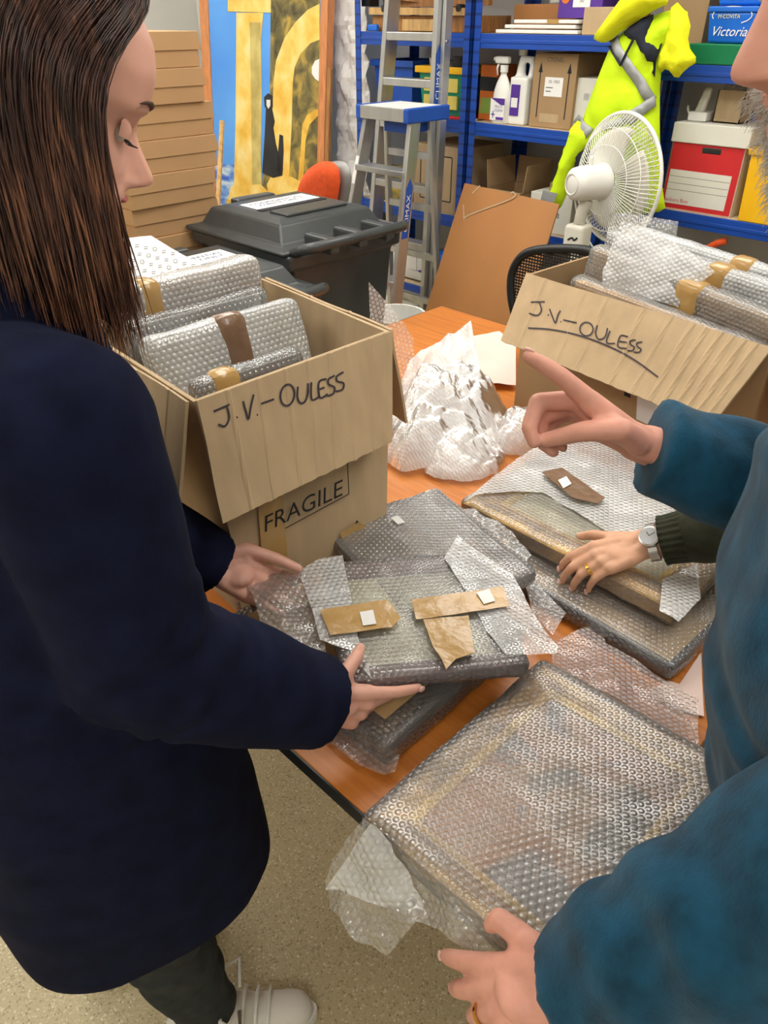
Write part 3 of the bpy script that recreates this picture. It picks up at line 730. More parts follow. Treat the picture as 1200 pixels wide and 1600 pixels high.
def archive():
    a = onz(1034, 314, .906); b = onz(1141, 332, .906); y = 3.285
    x0, x1 = ony(1034, 314, y).x, ony(1141, 332, y).x
    z0, z1 = .906, 1.165; yb = 3.66
    t = thing('archive_box', 'red and white cardboard archive box with a white lid', 'box', ((x0+x1)/2, 3.45, z0))
    obj('body', G().box(x0, x1, y, yb, z0, z1), 'white_card', t, bevel=.002)
    obj('red_front', G().box(x0+.002, x1-.002, y-.0012, y, z0+.004, z1-.002), 'red', t)
    obj('lid', G().box(x0-.008, x1+.012, y-.010, yb+.008, z1-.0, z1+.072), 'white_card', t, bevel=.003)
    w = x1-x0; f = lambda u, v: Vector((x0+u*w, y-.0026, z0+v*(z1-z0)))
    obj('label_panel', G().box(x0+.012, x1-.028, y-.0022, y-.0012, z0+.022, z0+.155), 'white_card', t)
    obj('ruled_lines', strokes([[(.03,.50),(.90,.50)],[(.03,.40),(.90,.40)],[(.03,.30),(.90,.30)]], .006, f), 'faint_ink', t)
    obj('brand_print', text('Bankers Box', .022, lambda u, v: f(.2,.14)+Vector((u,0,v))), 'red', t)
    hx = x0+.56*w; hz = z0+.225
    obj('hand_hole', G().box(hx-.042, hx+.042, y-.0026, y+.01, hz-.001, hz+.026), 'black_plastic', t, bevel=.009, seg=3)
    top = z1+.0735
    q = thing('desk_phone', 'cream cordless handset standing in its cradle on the archive box', 'phone', (x0+.10, y+.10, top))
    px = x0+.045
    obj('cradle', G().box(px-.03, px+.05, y+.05, y+.14, top, top+.035), 'white_plastic', q, bevel=.006)
    obj('handset', G().hexa([(px-.02,y+.07,top+.02),(px+.02,y+.07,top+.02),(px+.02,y+.10,top+.02),(px-.02,y+.10,top+.02)], [(px+.002,y+.08,top+.12),(px+.036,y+.08,top+.12),(px+.036,y+.105,top+.12),(px+.002,y+.105,top+.12)]), 'cream_plastic', q, bevel=.012, seg=3)
    obj('cord', G().tube([(px-.03,y+.08,top+.01),(px-.05,y+.08,top+.04),(px-.055,y+.09,top+.05),(px-.045,y+.1,top+.01)], .004, 6), 'white_plastic', q)
    c = x0+.165
    opencarton('small_carton', 'small brown open box on top of the archive box', c-.055, c+.055, y+.08, y+.19, top, top+.115, 'cardboard', [])
    tag(obj('crumpled_film', fused([G().ell((c-.02,y+.13,top+.115), (.035,.04,.028)), G().ell((c+.025,y+.14,top+.108), (.03,.03,.02))], .006, 1, .5, lambda p, n: .010*noise.noise(p*70)), 'bubble_wrap'), 'crumpled clear film poking from the small brown box', 'film')
    q = carton('leaflet_box', 'bright blue and orange packet standing at the archive box corner', (x1-.12, x1-.03, y+.20, y+.25, top, top+.13), 'blue_tin', tape=False)
    obj('orange_side', G().box(x1-.06, x1-.029, y+.199, y+.251, top, top+.09), 'orange', q)
    return x0, x1
ax0, ax1 = archive()
# yellow bin with a blue nozzle
t = thing('yellow_bin', 'yellow plastic storage bin standing right of the archive box', 'bin', (ax1+.11, 3.40, .906))
bx = ax1+.032
def yb(z, g=0): return [Vector((bx+.012*(1-(z-.906)/.26)-g, 3.262-g, z)), Vector((bx+.21+g, 3.262-g, z)), Vector((bx+.21+g, 3.60+g, z)), Vector((bx+.012*(1-(z-.906)/.26)-g, 3.60+g, z))]
obj('body', G().loft([yb(.906), yb(1.15)]), 'yellow', t, bevel=.004)
obj('rim', G().loft([yb(1.148,.008), yb(1.172,.012)]), 'yellow', t, bevel=.005)
t = thing('blue_bottle', 'blue cap nozzle bottle lying on the yellow bin', 'bottle', (bx+.08, 3.35, 1.173))
obj('bottle_body', G().lathe([(.02,0),(.028,.01),(.028,.12),(.018,.135)], 16, Matrix.Translation((bx+.06,3.33,1.203)) @ Matrix.Rotation(R(90), 4, 'Y')), 'blue_box', t, smooth=True)
obj('nozzle', G().tube([(bx+.02,3.33,1.203),(bx+.06,3.33,1.203)], .017, 14), 'blue_tin', t, smooth=False)
# below right bay
tag(obj('tool_bag', fused([G().ell((-1.43,3.47,.51), (.22,.15,.13)), G().ell((-1.2,3.47,.46), (.16,.14,.08))], .02, 4, .5, lambda p, n: .02*noise.noise(p*9)), 'navy_fabric', smooth=True), 'slumped dark navy bag on the low shelf under the archive box', 'bag')
tag(obj('orange_strap', G().tube([onx(1085,395,-1.33)+Vector((0,0,-.02)), ony(1105,388,3.27), ony(1120,380,3.27), ony(1135,376,3.28)], .014, 8), 'orange_fabric', smooth=True), 'orange strap hanging from the dark bag', 'strap')

# ================================================================ hi-vis jacket hanging from the shelving
JY = 3.14
def jp(px, py): p = ony(px, py, JY); return (p.x, p.z)
def jplace(dy=0): return lambda x, z, h: Vector((x, JY+dy-h, z))
jk = thing('safety_jacket', 'fluorescent yellow safety jacket with grey reflective bands hanging on the shelving', 'jacket', (-1.75, JY, .80))
body = [jp(*p) for p in [(958,62),(985,40),(1030,20),(1075,10),(1072,45),(1065,70),(1048,66),(1035,100),(1030,150),(1032,240),(1036,310),(1040,330),(1000,335),(925,330),(938,255),(918,240),(900,225),(905,200),(930,130)]]
obj('body_shell', pillow(smoothpoly(body, 1), .03, jplace(), .06, .10, .022, 9), 'hivis', jk, smooth=True)
hood = [jp(*p) for p in [(938,58),(955,35),(985,-5),(1000,-25),(1050,-25),(1060,5),(1035,15),(1020,25),(985,48),(962,66),(948,66)]]
obj('hood', pillow(smoothpoly(hood, 1), .025, jplace(-.06), .05, .07, .018, 10, seed=3), 'hivis_yellow', jk, smooth=True)
slv = [jp(*p) for p in [(903,185),(925,195),(935,215),(918,240),(900,270),(892,300),(880,328),(863,330),(862,310),(872,280),(885,240)]]
obj('sleeve', pillow(smoothpoly(slv, 1), .022, jplace(-.03), .05, .05, .014, 12, seed=5), 'hivis', jk, smooth=True)
slr = [jp(*p) for p in [(1055,-5),(1085,30),(1078,70),(1095,95),(1075,108),(1062,125),(1045,105),(1036,115),(1030,95),(1045,60)]]
obj('sleeve', pillow(smoothpoly(slr, 1), .022, jplace(-.02), .045, .05, .02, 14, seed=8), 'hivis_yellow', jk, smooth=True)
lin = [jp(*p) for p in [(982,50),(1005,30),(1028,22),(1025,60),(1042,68),(1032,95),(1030,120),(1018,100),(1000,70),(985,60)]]
obj('lining', pillow(lin, .025, jplace(-.035), .045, .05, .01, 9, seed=6), 'navy_fabric', jk, smooth=True)
Bp = resample(smoothpoly(body, 1), .03)
def jsurf(x, z, h):
    d = min(1, bdist(Vector((x, z)), Bp)/.10); hh = .06*math.sqrt(max(0, 1-(1-d)**2))
    w = .022*noise.fractal(Vector((x*9, z*9, 0)), 1.0, 2.0, 3)*(0.3+.7*d)
    return Vector((x, JY-hh-w-.004-h, z))
for poly in ([(957,62),(972,55),(1000,95),(1020,125),(1030,152),(1020,160),(1005,135),(985,100)], [(1029,148),(1029,165),(1000,192),(988,190),(982,180),(1010,163)], [(910,178),(938,200),(925,218),(903,190)], [(950,192),(985,180),(988,192),(955,202)]):
    obj('reflective_band', decal([jp(*p) for p in poly], .02, jsurf, .006), 'reflective', jk, smooth=True)
obj('reflective_band', decal([jp(*p) for p in [(866,293),(888,298),(882,314),(862,308)]], .02, lambda x, z, h: Vector((x, JY-.088-h, z))), 'reflective', jk)
obj('zip_edge', G().tube([jsurf(*jp(1004,62), .01), jsurf(*jp(985,100), .012), jsurf(*jp(962,72), .012)], .006, 6), 'navy_fabric', jk)
obj('side_panel', pillow([jp(*p) for p in [(905,240),(925,222),(935,212),(928,250),(912,285),(902,280)]], .02, jplace(-.03), .03, .03), 'navy_fabric', jk, smooth=True)
obj('hanger_hook', G().tube([jsurf(*jp(1040,10), 0), (ony(1040,-40,JY)), (ony(1040,-40,JY)+Vector((0,.12,.03))), (ony(1040,-40,JY)+Vector((0,.14,0)))], .005, 6), 'steel', jk)
# ================================================================ large painting leaning by the wall
PN = Vector((0, 1, -.10)).normalized(); PP = Vector((-4, 3.10, 0))
def pp(px, py): p = onpl(px, py, PP, PN); return (p.x, p.z)
def pl(x, z, h): return Vector((x, 3.10+.10*z, z)) - PN*h
pt = thing('large_painting', 'tall framed painting of yellow columns and a black robed figure leaning by the wall', 'painting', (-4.2, 3.12, 0))
qx0, qx1 = pp(331, 60)[0]-.02, pp(499, 60)[0]+.01; qz0, qz1 = .03, 2.05
obj('canvas', G().add([pl(qx0,qz0,0), pl(qx1,qz0,0), pl(qx1,qz1,0), pl(qx0,qz1,0), pl(qx0,qz0,-.03), pl(qx1,qz0,-.03), pl(qx1,qz1,-.03), pl(qx0,qz1,-.03)], [[0,1,2,3],[7,6,5,4],[0,4,5,1],[1,5,6,2],[2,6,7,3],[3,7,4,0]]), 'paint_sky', pt)
mw = .075
mid = Matrix(((1,0,0,(qx0+qx1)/2),(0,-PN.z,-PN.y,0),(0,0,0,0),(0,0,0,1)))
gfr = mitre(qx1-qx0+2*mw, qz1-qz0+2*mw-.06, [(0,-.03),(0,.02),(.02,.028),(.05,.02),(.075,.006),(.075,-.03)])
gfr.v = [pl((qx0+qx1)/2+p.x, (qz0+qz1)/2+p.y+.02, p.z) for p in gfr.v]
obj('frame', gfr, 'frame_orange', pt)
def paint(name, pts, m, lift): obj(name, decal([pp(*p) for p in pts], .12, pl, lift), m, pt)
paint('painted_sea', [(332,255),(370,258),(372,300),(430,300),(430,420),(332,420)], 'paint_sea', .002)
paint('painted_wall', [(424,-60),(500,-60),(500,330),(470,340),(410,330),(410,285),(422,160)], 'paint_stone', .002)
arch = [(428,128),(432,95),(445,60),(462,35),(482,15),(500,6)]
paint('painted_arch', arch + [(500,62),(485,68),(470,85),(461,105),(458,130),(456,200),(452,280),(440,285),(432,260),(424,230),(426,180)], 'paint_yellow', .0035)
paint('painted_arch', [(500,170),(492,172),(480,180),(473,195),(470,240),(466,285),(474,285),(478,220),(484,195),(500,178)], 'paint_yellow_deep', .0035)
paint('painted_column', [(370,20),(412,20),(408,60),(409,150),(408,240),(410,300),(366,300),(369,180)], 'paint_yellow', .0035)
paint('painted_column', [(391,35),(408,35),(408,240),(410,298),(395,298),(393,150)], 'paint_shade', .0045)
paint('painted_capital', [(357,-40),(424,-40),(424,20),(357,18)], 'paint_yellow', .005)
paint('painted_plinth', [(362,290),(408,288),(425,305),(470,312),(490,330),(478,345),(440,340),(400,352),(372,350),(355,340),(357,312)], 'paint_yellow', .005)
paint('painted_plinth', [(355,312),(400,318),(440,332),(440,335),(400,325),(355,318)], 'paint_yellow_deep', .006)
paint('painted_steps', [(425,275),(455,276),(478,288),(495,290),(495,310),(470,318),(420,302),(418,288)], 'paint_yellow', .006)
paint('painted_robe', [(417,165),(425,165),(430,190),(428,200),(432,225),(443,265),(440,275),(428,278),(411,270),(414,225),(416,190)], 'paint_dark', .007)
paint('painted_head', [(414,152),(420,146),(427,150),(427,168),(415,168)], 'paint_dark', .0075)
paint('painted_mask', [(418,156),(424,156),(424,165),(421,170),(418,165)], 'white_plastic', .0085)
paint('painted_shadow_figure', [(438,210),(443,212),(444,235),(442,275),(434,265),(436,235)], 'paint_dark', .007)
paint('painted_moon', [(488,105),(493,95),(500,92),(500,128),(493,123),(488,115)], 'paper', .004)
tag(obj('leaning_board', G().slab([pl(qx1+.095,.01,.01), pl(qx1+.125,.01,.01), pl(qx1+.125,1.35,.01), pl(qx1+.095,1.35,.01)], .5*0+.02), 'wood', bevel=.002), 'narrow brown board standing against the big painting frame', 'board')
tag(obj('wood_pole', G().tube([onz(331,510,0), ony(347,190,3.05)], .016, 8), 'wood_light'), 'thin wooden pole standing between the flat boxes and the painting', 'pole')
# crumpled paper sheet and grey cabinet left of the shelving
def crs(a, b):
    x = -3.70+.27*a; z = .68+1.25*b
    return Vector((x, 3.36+.035*noise.fractal(Vector((x*7, z*7, 3)), .8, 2.2, 4), z)), (x, z)
tag(obj('paper_sheet', G().grid(26, 60, crs, .002), 'paper', smooth=False), 'creased white paper sheet hanging beside the blue shelving', 'paper sheet')
t = thing('grey_cabinet', 'low grey cabinet with pale worktop beside the shelving', 'cabinet', (-3.62, 3.45, 0))
obj('body', G().box(-3.80, -3.44, 3.28, 3.52, 0, .60), 'galv', t, bevel=.004)
obj('worktop', G().box(-3.82, -3.43, 3.26, 3.53, .60, .625), 'white_card', t, bevel=.003)
# ================================================================ stack of flat boxes on a side desk
t = thing('side_desk', 'plain side desk under the stack of flat brown boxes', 'desk', (-2.75, 1.2, 0))
obj('desk_top', G().box(-3.05, -2.46, .55, 1.75, .70, .73), 'white_card', t, bevel=.003)
for x in (-3.0, -2.52):
    for y in (.62, 1.68): obj('leg', G().box(x-.02, x+.02, y-.02, y+.02, 0, .70), 'galv', t)
def flatbox(label, x1, y0, y1, z0, ang, h=.1025, dx=.46):
    cx, cy = x1-dx/2, (y0+y1)/2
    t = thing('flat_box', label, 'box', (cx, cy, z0), ang, 'flat brown lidded boxes in stacks')
    hx, hy = dx/2, (y1-y0)/2
    obj('tray', G().box(-hx, hx, -hy, hy, 0, h-.004), 'box_brown', t, world=False, bevel=.002)
    lz = h*.48
    obj('lid', G().hexa([(-hx-.004,-hy-.008,lz),(hx+.004,-hy-.004,lz),(hx+.004,hy+.010,lz),(-hx-.004,hy+.004,lz)], [(-hx-.003,-hy-.003,h),(hx+.003,-hy-.003,h),(hx+.003,hy+.003,h),(-hx-.003,hy+.003,h)]), 'box_brown', t, world=False, bevel=.0015)
ords = ['bottom box', 'second box from the bottom', 'third box from the bottom', 'fourth box from the bottom', 'fifth box from the bottom', 'sixth box from the bottom', 'seventh box from the bottom', 'top box']
rights = [(346,380),(346,362),(342,320),(333,275),(340,225),(334,175),(319,125),(312,70)]
for k in range(8):
    r = onx(rights[k][0], rights[k][1], -2.50)
    flatbox('flat brown lidded box, ' + ords[k] + ' of the tall stack', -2.505+.004*((k*3) % 5-2), r.y-.345, r.y-.004, .7305+.1035*k, R([0,.6,-.8,.7,-1.0,.5,-.4,1.2][k]))
flatbox('flat brown lidded box, upper one of the low stack left of the tall stack', -2.56, .93, 1.27, .7305+.1035, R(1))
flatbox('flat brown lidded box, lower one of the low stack left of the tall stack', -2.55, .93, 1.27, .7305, R(-1))
# ================================================================ wheelie bins
def bin_(label, x0, x1, y0, y1, zt):
    t = thing('wheelie_bin', label, 'bin', ((x0+x1)/2, (y0+y1)/2, 0), 0, 'wheelie bins behind the table')
    def ring(z, g): return [Vector((x0+g, y0+g, z)), Vector((x1-g*.6, y0+g, z)), Vector((x1-g*.6, y1-g, z)), Vector((x0+g, y1-g, z))]
    obj('body', G().loft([ring(.02,.09), ring(zt-.10,.015), ring(zt-.095,-.012), ring(zt-.05,-.015)]), 'bin_plastic', t, bevel=.02, seg=3)
    a = zt-.05
    L = lambda g, z: [Vector((x0-.02+g, y0-.015+g, z)), Vector((x1-.02-g*1.3, y0-.015+g, z)), Vector((x1-.02-g*1.3, y1+.015-g, z)), Vector((x0-.02+g, y1+.015-g, z))]
    lid = obj('lid', G().loft([L(-.012,a), L(-.012,a+.014), L(.03,a+.02), L(.06,a+.075), L(.10,a+.085)]), 'bin_plastic', t, bevel=.008, seg=3)
    obj('lid_panel', G().box(x0+.30, x1-.14, y0+.11, y1-.11, a+.083, a+.092), 'bin_plastic', lid, bevel=.006)
    obj('slot', G().box(x0+.245, x0+.275, y0+.10, y1-.10, a+.082, a+.0875), 'black_ink', lid)
    obj('label', G().box(x0+.13, x0+.235, y0+.11, y1-.10, a+.0845, a+.0862), 'paper', lid)
    xc = x0+.18
    obj('label_print', text('CONFIDENTIAL\nWASTE ONLY', .034, lambda u, v: Vector((xc-v*.9, (y0+y1)/2+u, a+.0868))), 'blue_dark', lid)
    obj('front_grip', G().box(x0+.0, x0+.05, y0+.16, y1-.16, a+.05, a+.085), 'bin_plastic', lid, bevel=.008)
    hx = x1+.075
    obj('handle', G().tube([(x1-.02,y0+.02,a+.0),(hx-.02,y0+.015,a+.03),(hx,y0+.05,a+.035),(hx,y1-.05,a+.035),(hx-.02,y1-.015,a+.03),(x1-.02,y1-.02,a+.0)], .017, 10), 'bin_plastic', t, smooth=True)
    for y in (y0+.12, (y0+y1)/2, y1-.12): obj('hinge_lug', G().box(x1-.05, hx+.012, y-.02, y+.02, a+.0, a+.05), 'bin_plastic', t, bevel=.008)
    for y in (y0+.03, y1-.09): obj('wheel', G().tube([(x1-.05,y,.1),(x1-.05,y+.05,.1)], .1, 20), 'black_plastic', t)
bin_('dark grey wheelie bin nearer the stack of boxes, farther from the camera', -2.47, -1.93, 1.53, 2.03, 1.0)
bin_('dark grey wheelie bin just behind the open fragile box', -2.25, -1.76, 1.02, 1.49, .93)
# ================================================================ orange chair
t = thing('office_chair', 'orange fabric office chair behind the wheelie bins', 'chair', (-2.95, 2.45, 0))
oc = [ony(*p, 2.36) for p in [(462,310),(468,285),(480,265),(500,252),(522,252),(532,270),(530,300),(522,330),(510,360),(470,360)]]
obj('backrest', pillow(smoothpoly([(p.x, p.z) for p in oc], 2), .03, lambda x, z, h: Vector((x, 2.36-h, z)), .03, .06), 'orange_fabric', t, smooth=True)
cx = sum(p.x for p in oc)/len(oc)
obj('back_shell', pillow(smoothpoly([(p.x+.025, p.z) for p in oc], 2), .03, lambda x, z, h: Vector((x, 2.405-h, z)), .02, .05), 'galv', t, smooth=True)
obj('back_post', G().bar((cx,2.43,.40),(cx,2.43,.70),.05,.02,(0,1,0)), 'black_plastic', t)
obj('armrest', G().box(cx-.05, cx+.13, 2.26, 2.31, .64, .665).box(cx+.03, cx+.06, 2.27, 2.30, .42, .64), 'black_plastic', t, bevel=.008)
obj('seat', G().box(cx-.22, cx+.20, 2.08, 2.34, .42, .49), 'orange_fabric', t, bevel=.03, seg=3)
obj('gas_post', G().tube([(cx,2.2,.06),(cx,2.2,.42)], .028, 12), 'black_plastic', t)
for k in range(5):
    a = k*2*math.pi/5; obj('base_leg', G().bar((cx,2.2,.09),(cx+.16*math.cos(a),2.2+.16*math.sin(a),.06),.04,.03).ell((cx+.16*math.cos(a),2.2+.16*math.sin(a),.025), .025), 'black_plastic', t)
# ================================================================ ladders
def ladder_small():
    yt = 2.72; P = lambda px, py, y: ony(px, py, y)
    t = thing('step_ladder', 'short aluminium step ladder with blue capped top platform', 'ladder', (-2.7, 2.6, 0))
    a, b = P(566,166,yt-.06), P(634,178,yt-.06); zt = (a.z+b.z)/2; xa, xb = a.x, b.x
    sl = .20; sp = .10
    fl = lambda z: Vector((xa-sp*(zt-z), yt-sl*(zt-z), z)); fr = lambda z: Vector((xb+sp*(zt-z)*.6, yt-sl*(zt-z), z))
    rl = lambda z: Vector((xa-sp*.5*(zt-z), yt+.10+.09*(zt-z), z)); rr = lambda z: Vector((xb+sp*.3*(zt-z), yt+.10+.09*(zt-z), z))
    for q in (fl, fr): obj('front_rail', G().bar(q(0), q(zt-.01), .065, .025, (1,0,0)), 'aluminium', t, bevel=.003)
    for q in (rl, rr): obj('rear_rail', G().bar(q(0), q(zt-.03), .03, .022, (1,0,0)), 'aluminium', t, bevel=.003)
    obj('platform', G().box(xa-.005, xb+.005, yt-.06, yt+.2, zt-.012, zt+.012), 'white_plastic', t, bevel=.004)
    for x, s in ((xa-.03, 0), (xb-.005, 1)): obj('end_cap', G().box(x, x+.03, yt-.075, yt+.21, zt-.045, zt+.014), 'blue_box', t, bevel=.006)
    obj('front_lip', G().box(xa, xb, yt-.075, yt-.06, zt-.04, zt+.012), 'aluminium', t, bevel=.002)
    obj('tool_tray', G().box(xa+.10, xb-.02, yt-.02, yt+.12, zt-.09, zt-.02), 'blue_box', t, bevel=.004)
    for k in range(1, 5):
        z = zt-.235*k
        if z < .1: continue
        p, q = fl(z), fr(z)
        obj('tread', G().box(p.x, q.x, p.y-.045, p.y+.045, z-.025, z), 'aluminium', t, bevel=.003)
        p, q = rl(z+.04), rr(z+.04)
        obj('rear_brace', G().bar(p, q, .02, .03, (0,0,1)), 'aluminium', t)
    n = Vector((1,0,0))
    p0 = fr(.86)+Vector((.0128,-.0,0)); ud = (fr(1)-fr(.5)).normalized()
    wd = Vector((0,1,0))
    obj('side_label', G().add([p0-wd*.022-ud*.13, p0+wd*.022-ud*.13, p0+wd*.022+ud*.09, p0+ud*.13, p0-wd*.022+ud*.09], [[0,1,2,3,4]]), 'blue_box', t)
    obj('side_lettering', text('CLIMAX', .045, lambda u, v: p0+n*.002+ud*(u-.02)-wd*v*.8), 'paper', t)
    obj('warning_label', G().bar(fl(zt-.32)+Vector((.0,-.034,0)), fl(zt-.2)+Vector((0,-.034,0)), .002, .02, (1,0,0)), 'paper', t)
    for q in (fl(0), fr(0), rl(0), rr(0)): obj('rubber_foot', G().box(q.x-.02, q.x+.02, q.y-.035, q.y+.035, 0, .03), 'black_plastic', t)
ladder_small()
def ladder_tall():
    yt = 3.10
    t = thing('extension_ladder', 'tall aluminium ladder standing behind the short step ladder', 'ladder', (-2.7, 2.9, 0))
    P = lambda px, py, z: None
    a0, a1 = ony(612,20,yt), ony(590,130,yt-.05); b0, b1 = ony(690,20,yt), ony(664,260,yt-.14)
    da = (a0-a1); da /= da.z; db = (b0-b1); db /= db.z
    L = lambda z: a0 + Vector((.055, .07, 1))*(z-a0.z); Rr = lambda z: b0 + Vector((-.035, .07, 1))*(z-b0.z)
    zt = 2.25
    for q in (L, Rr): obj('rail', G().bar(q(.01), q(zt), .085, .028, (1,0,0)), 'aluminium', t, bevel=.003)
    obj('rail_channel', G().bar(Rr(.01)+Vector((.028,.01,0)), Rr(zt)+Vector((.028,.01,0)), .05, .022, (1,0,0)), 'aluminium', t, bevel=.003)
    for z in (.32, .60, .88, 1.16, 1.345, 1.535, 1.8, 2.06):
        p, q = L(z), Rr(z)
        obj('tread', G().box(p.x, q.x, p.y-.04, p.y+.03, z-.035, z), 'aluminium', t, bevel=.003)
    for z in (1.2, 1.5): obj('rivet', G().tube([Rr(z)+Vector((.04,0,0)), Rr(z)+Vector((.046,0,0))], .008, 8), 'steel', t)
    n = Vector((1,0,0)); ud = Vector((-.035,.07,1)).normalized(); wd = Vector((0,1,0)); p0 = Rr(1.36)+Vector((.016,-.02,0))
    obj('side_label', G().add([p0-wd*.02-ud*.14, p0-ud*.16, p0+wd*.02-ud*.14, p0+wd*.02+ud*.09, p0+ud*.13, p0-wd*.02+ud*.09], [[0,1,2,3,4,5]]), 'blue_box', t)
    obj('side_lettering', text('CLIMAX', .042, lambda u, v: p0+n*.002+ud*(u-.02)-wd*v*.8), 'paper', t)
    for q in (L(0), Rr(0)): obj('rubber_foot', G().box(q.x-.022, q.x+.022, q.y-.045, q.y+.045, 0, .03), 'black_plastic', t)
ladder_tall()
# ================================================================ leaning hardboard panel
a, b = ony(726,287,2.96), ony(874,318,2.96)
zt = (a.z+b.z)/2
hb = thing('hardboard_panel', 'brown hardboard sheet leaning against the shelving with pale scratches', 'board', ((a.x+b.x)/2, 2.7, 0))
hq = [Vector((a.x-.02,2.56,.0)), Vector((b.x+.03,2.56,.0)), Vector((b.x,2.96,zt-.01)), Vector((a.x,2.96,zt+.01))]
obj('sheet', G().slab(hq, -.008), 'mdf', hb)
hn = (hq[1]-hq[0]).cross(hq[3]-hq[0]).normalized()
if hn.y > 0: hn = -hn
hf = lambda px, py: onpl(px, py, hq[0]+hn*.0012, hn)
obj('scratch_mark', strokes([[(738,302),(750,290)],[(725,343),(735,335),(800,310),(802,300),(798,302)],[(724,320),(725,345)]], 2.0, hf), 'cardboard', hb)
# ================================================================ mesh chair
t = thing('mesh_chair', 'dark grey mesh back office chair behind the right hand box', 'chair', (-1.45, 2.3, 0))
mc = [ony(*p, 2.36) for p in [(797,440),(803,415),(818,396),(845,389),(890,388),(930,392),(950,420),(945,470),(930,520),(815,520),(800,480)]]
mp2 = smoothpoly([(p.x, p.z) for p in mc], 2)
obj('back_frame', G().tube([Vector((p[0], 2.36, p[1])) for p in mp2]+[Vector((mp2[0][0],2.36,mp2[0][1]))], .016, 8, False), 'black_plastic', t, smooth=True)
mg = G(); xs = [p[0] for p in mp2]; zs = [p[1] for p in mp2]
Bm = [Vector(p) for p in mp2]
zz = min(zs)+.01
while zz < max(zs):
    ins = [x/200 for x in range(int(min(xs)*200), int(max(xs)*200)) if inside(Vector((x/200, zz)), Bm)]
    if len(ins) > 3: mg.bar((ins[0]-.005,2.36,zz),(ins[-1]+.005,2.36,zz),.004,.005)
    zz += .011
xx = min(xs)+.012
while xx < max(xs):
    ins = [z/200 for z in range(int(min(zs)*200), int(max(zs)*200)) if inside(Vector((xx, z/200)), Bm)]
    if len(ins) > 3: mg.bar((xx,2.362,ins[0]-.005),(xx,2.362,ins[-1]+.005),.003,.003,(0,1,0))
    xx += .012
mo = obj('back_mesh', mg, 'black_plastic', t); mo['kind'] = 'stuff'
cx = (min(xs)+max(xs))/2
obj('seat', G().box(cx-.23, cx+.23, 2.38, 2.68, .44, .50), 'black_plastic', t, bevel=.03, seg=3)
obj('back_post', G().tube([(cx,2.40,.44),(cx,2.34,.56),(cx,2.35,.66)], .02, 8), 'black_plastic', t)
obj('gas_post', G().tube([(cx,2.5,.06),(cx,2.5,.45)], .028, 12), 'black_plastic', t)
for k in range(5):
    an = k*2*math.pi/5+.3; obj('base_leg', G().bar((cx,2.5,.09),(cx+.19*math.cos(an),2.5+.19*math.sin(an),.06),.04,.03).ell((cx+.19*math.cos(an),2.5+.19*math.sin(an),.025), .025), 'black_plastic', t)
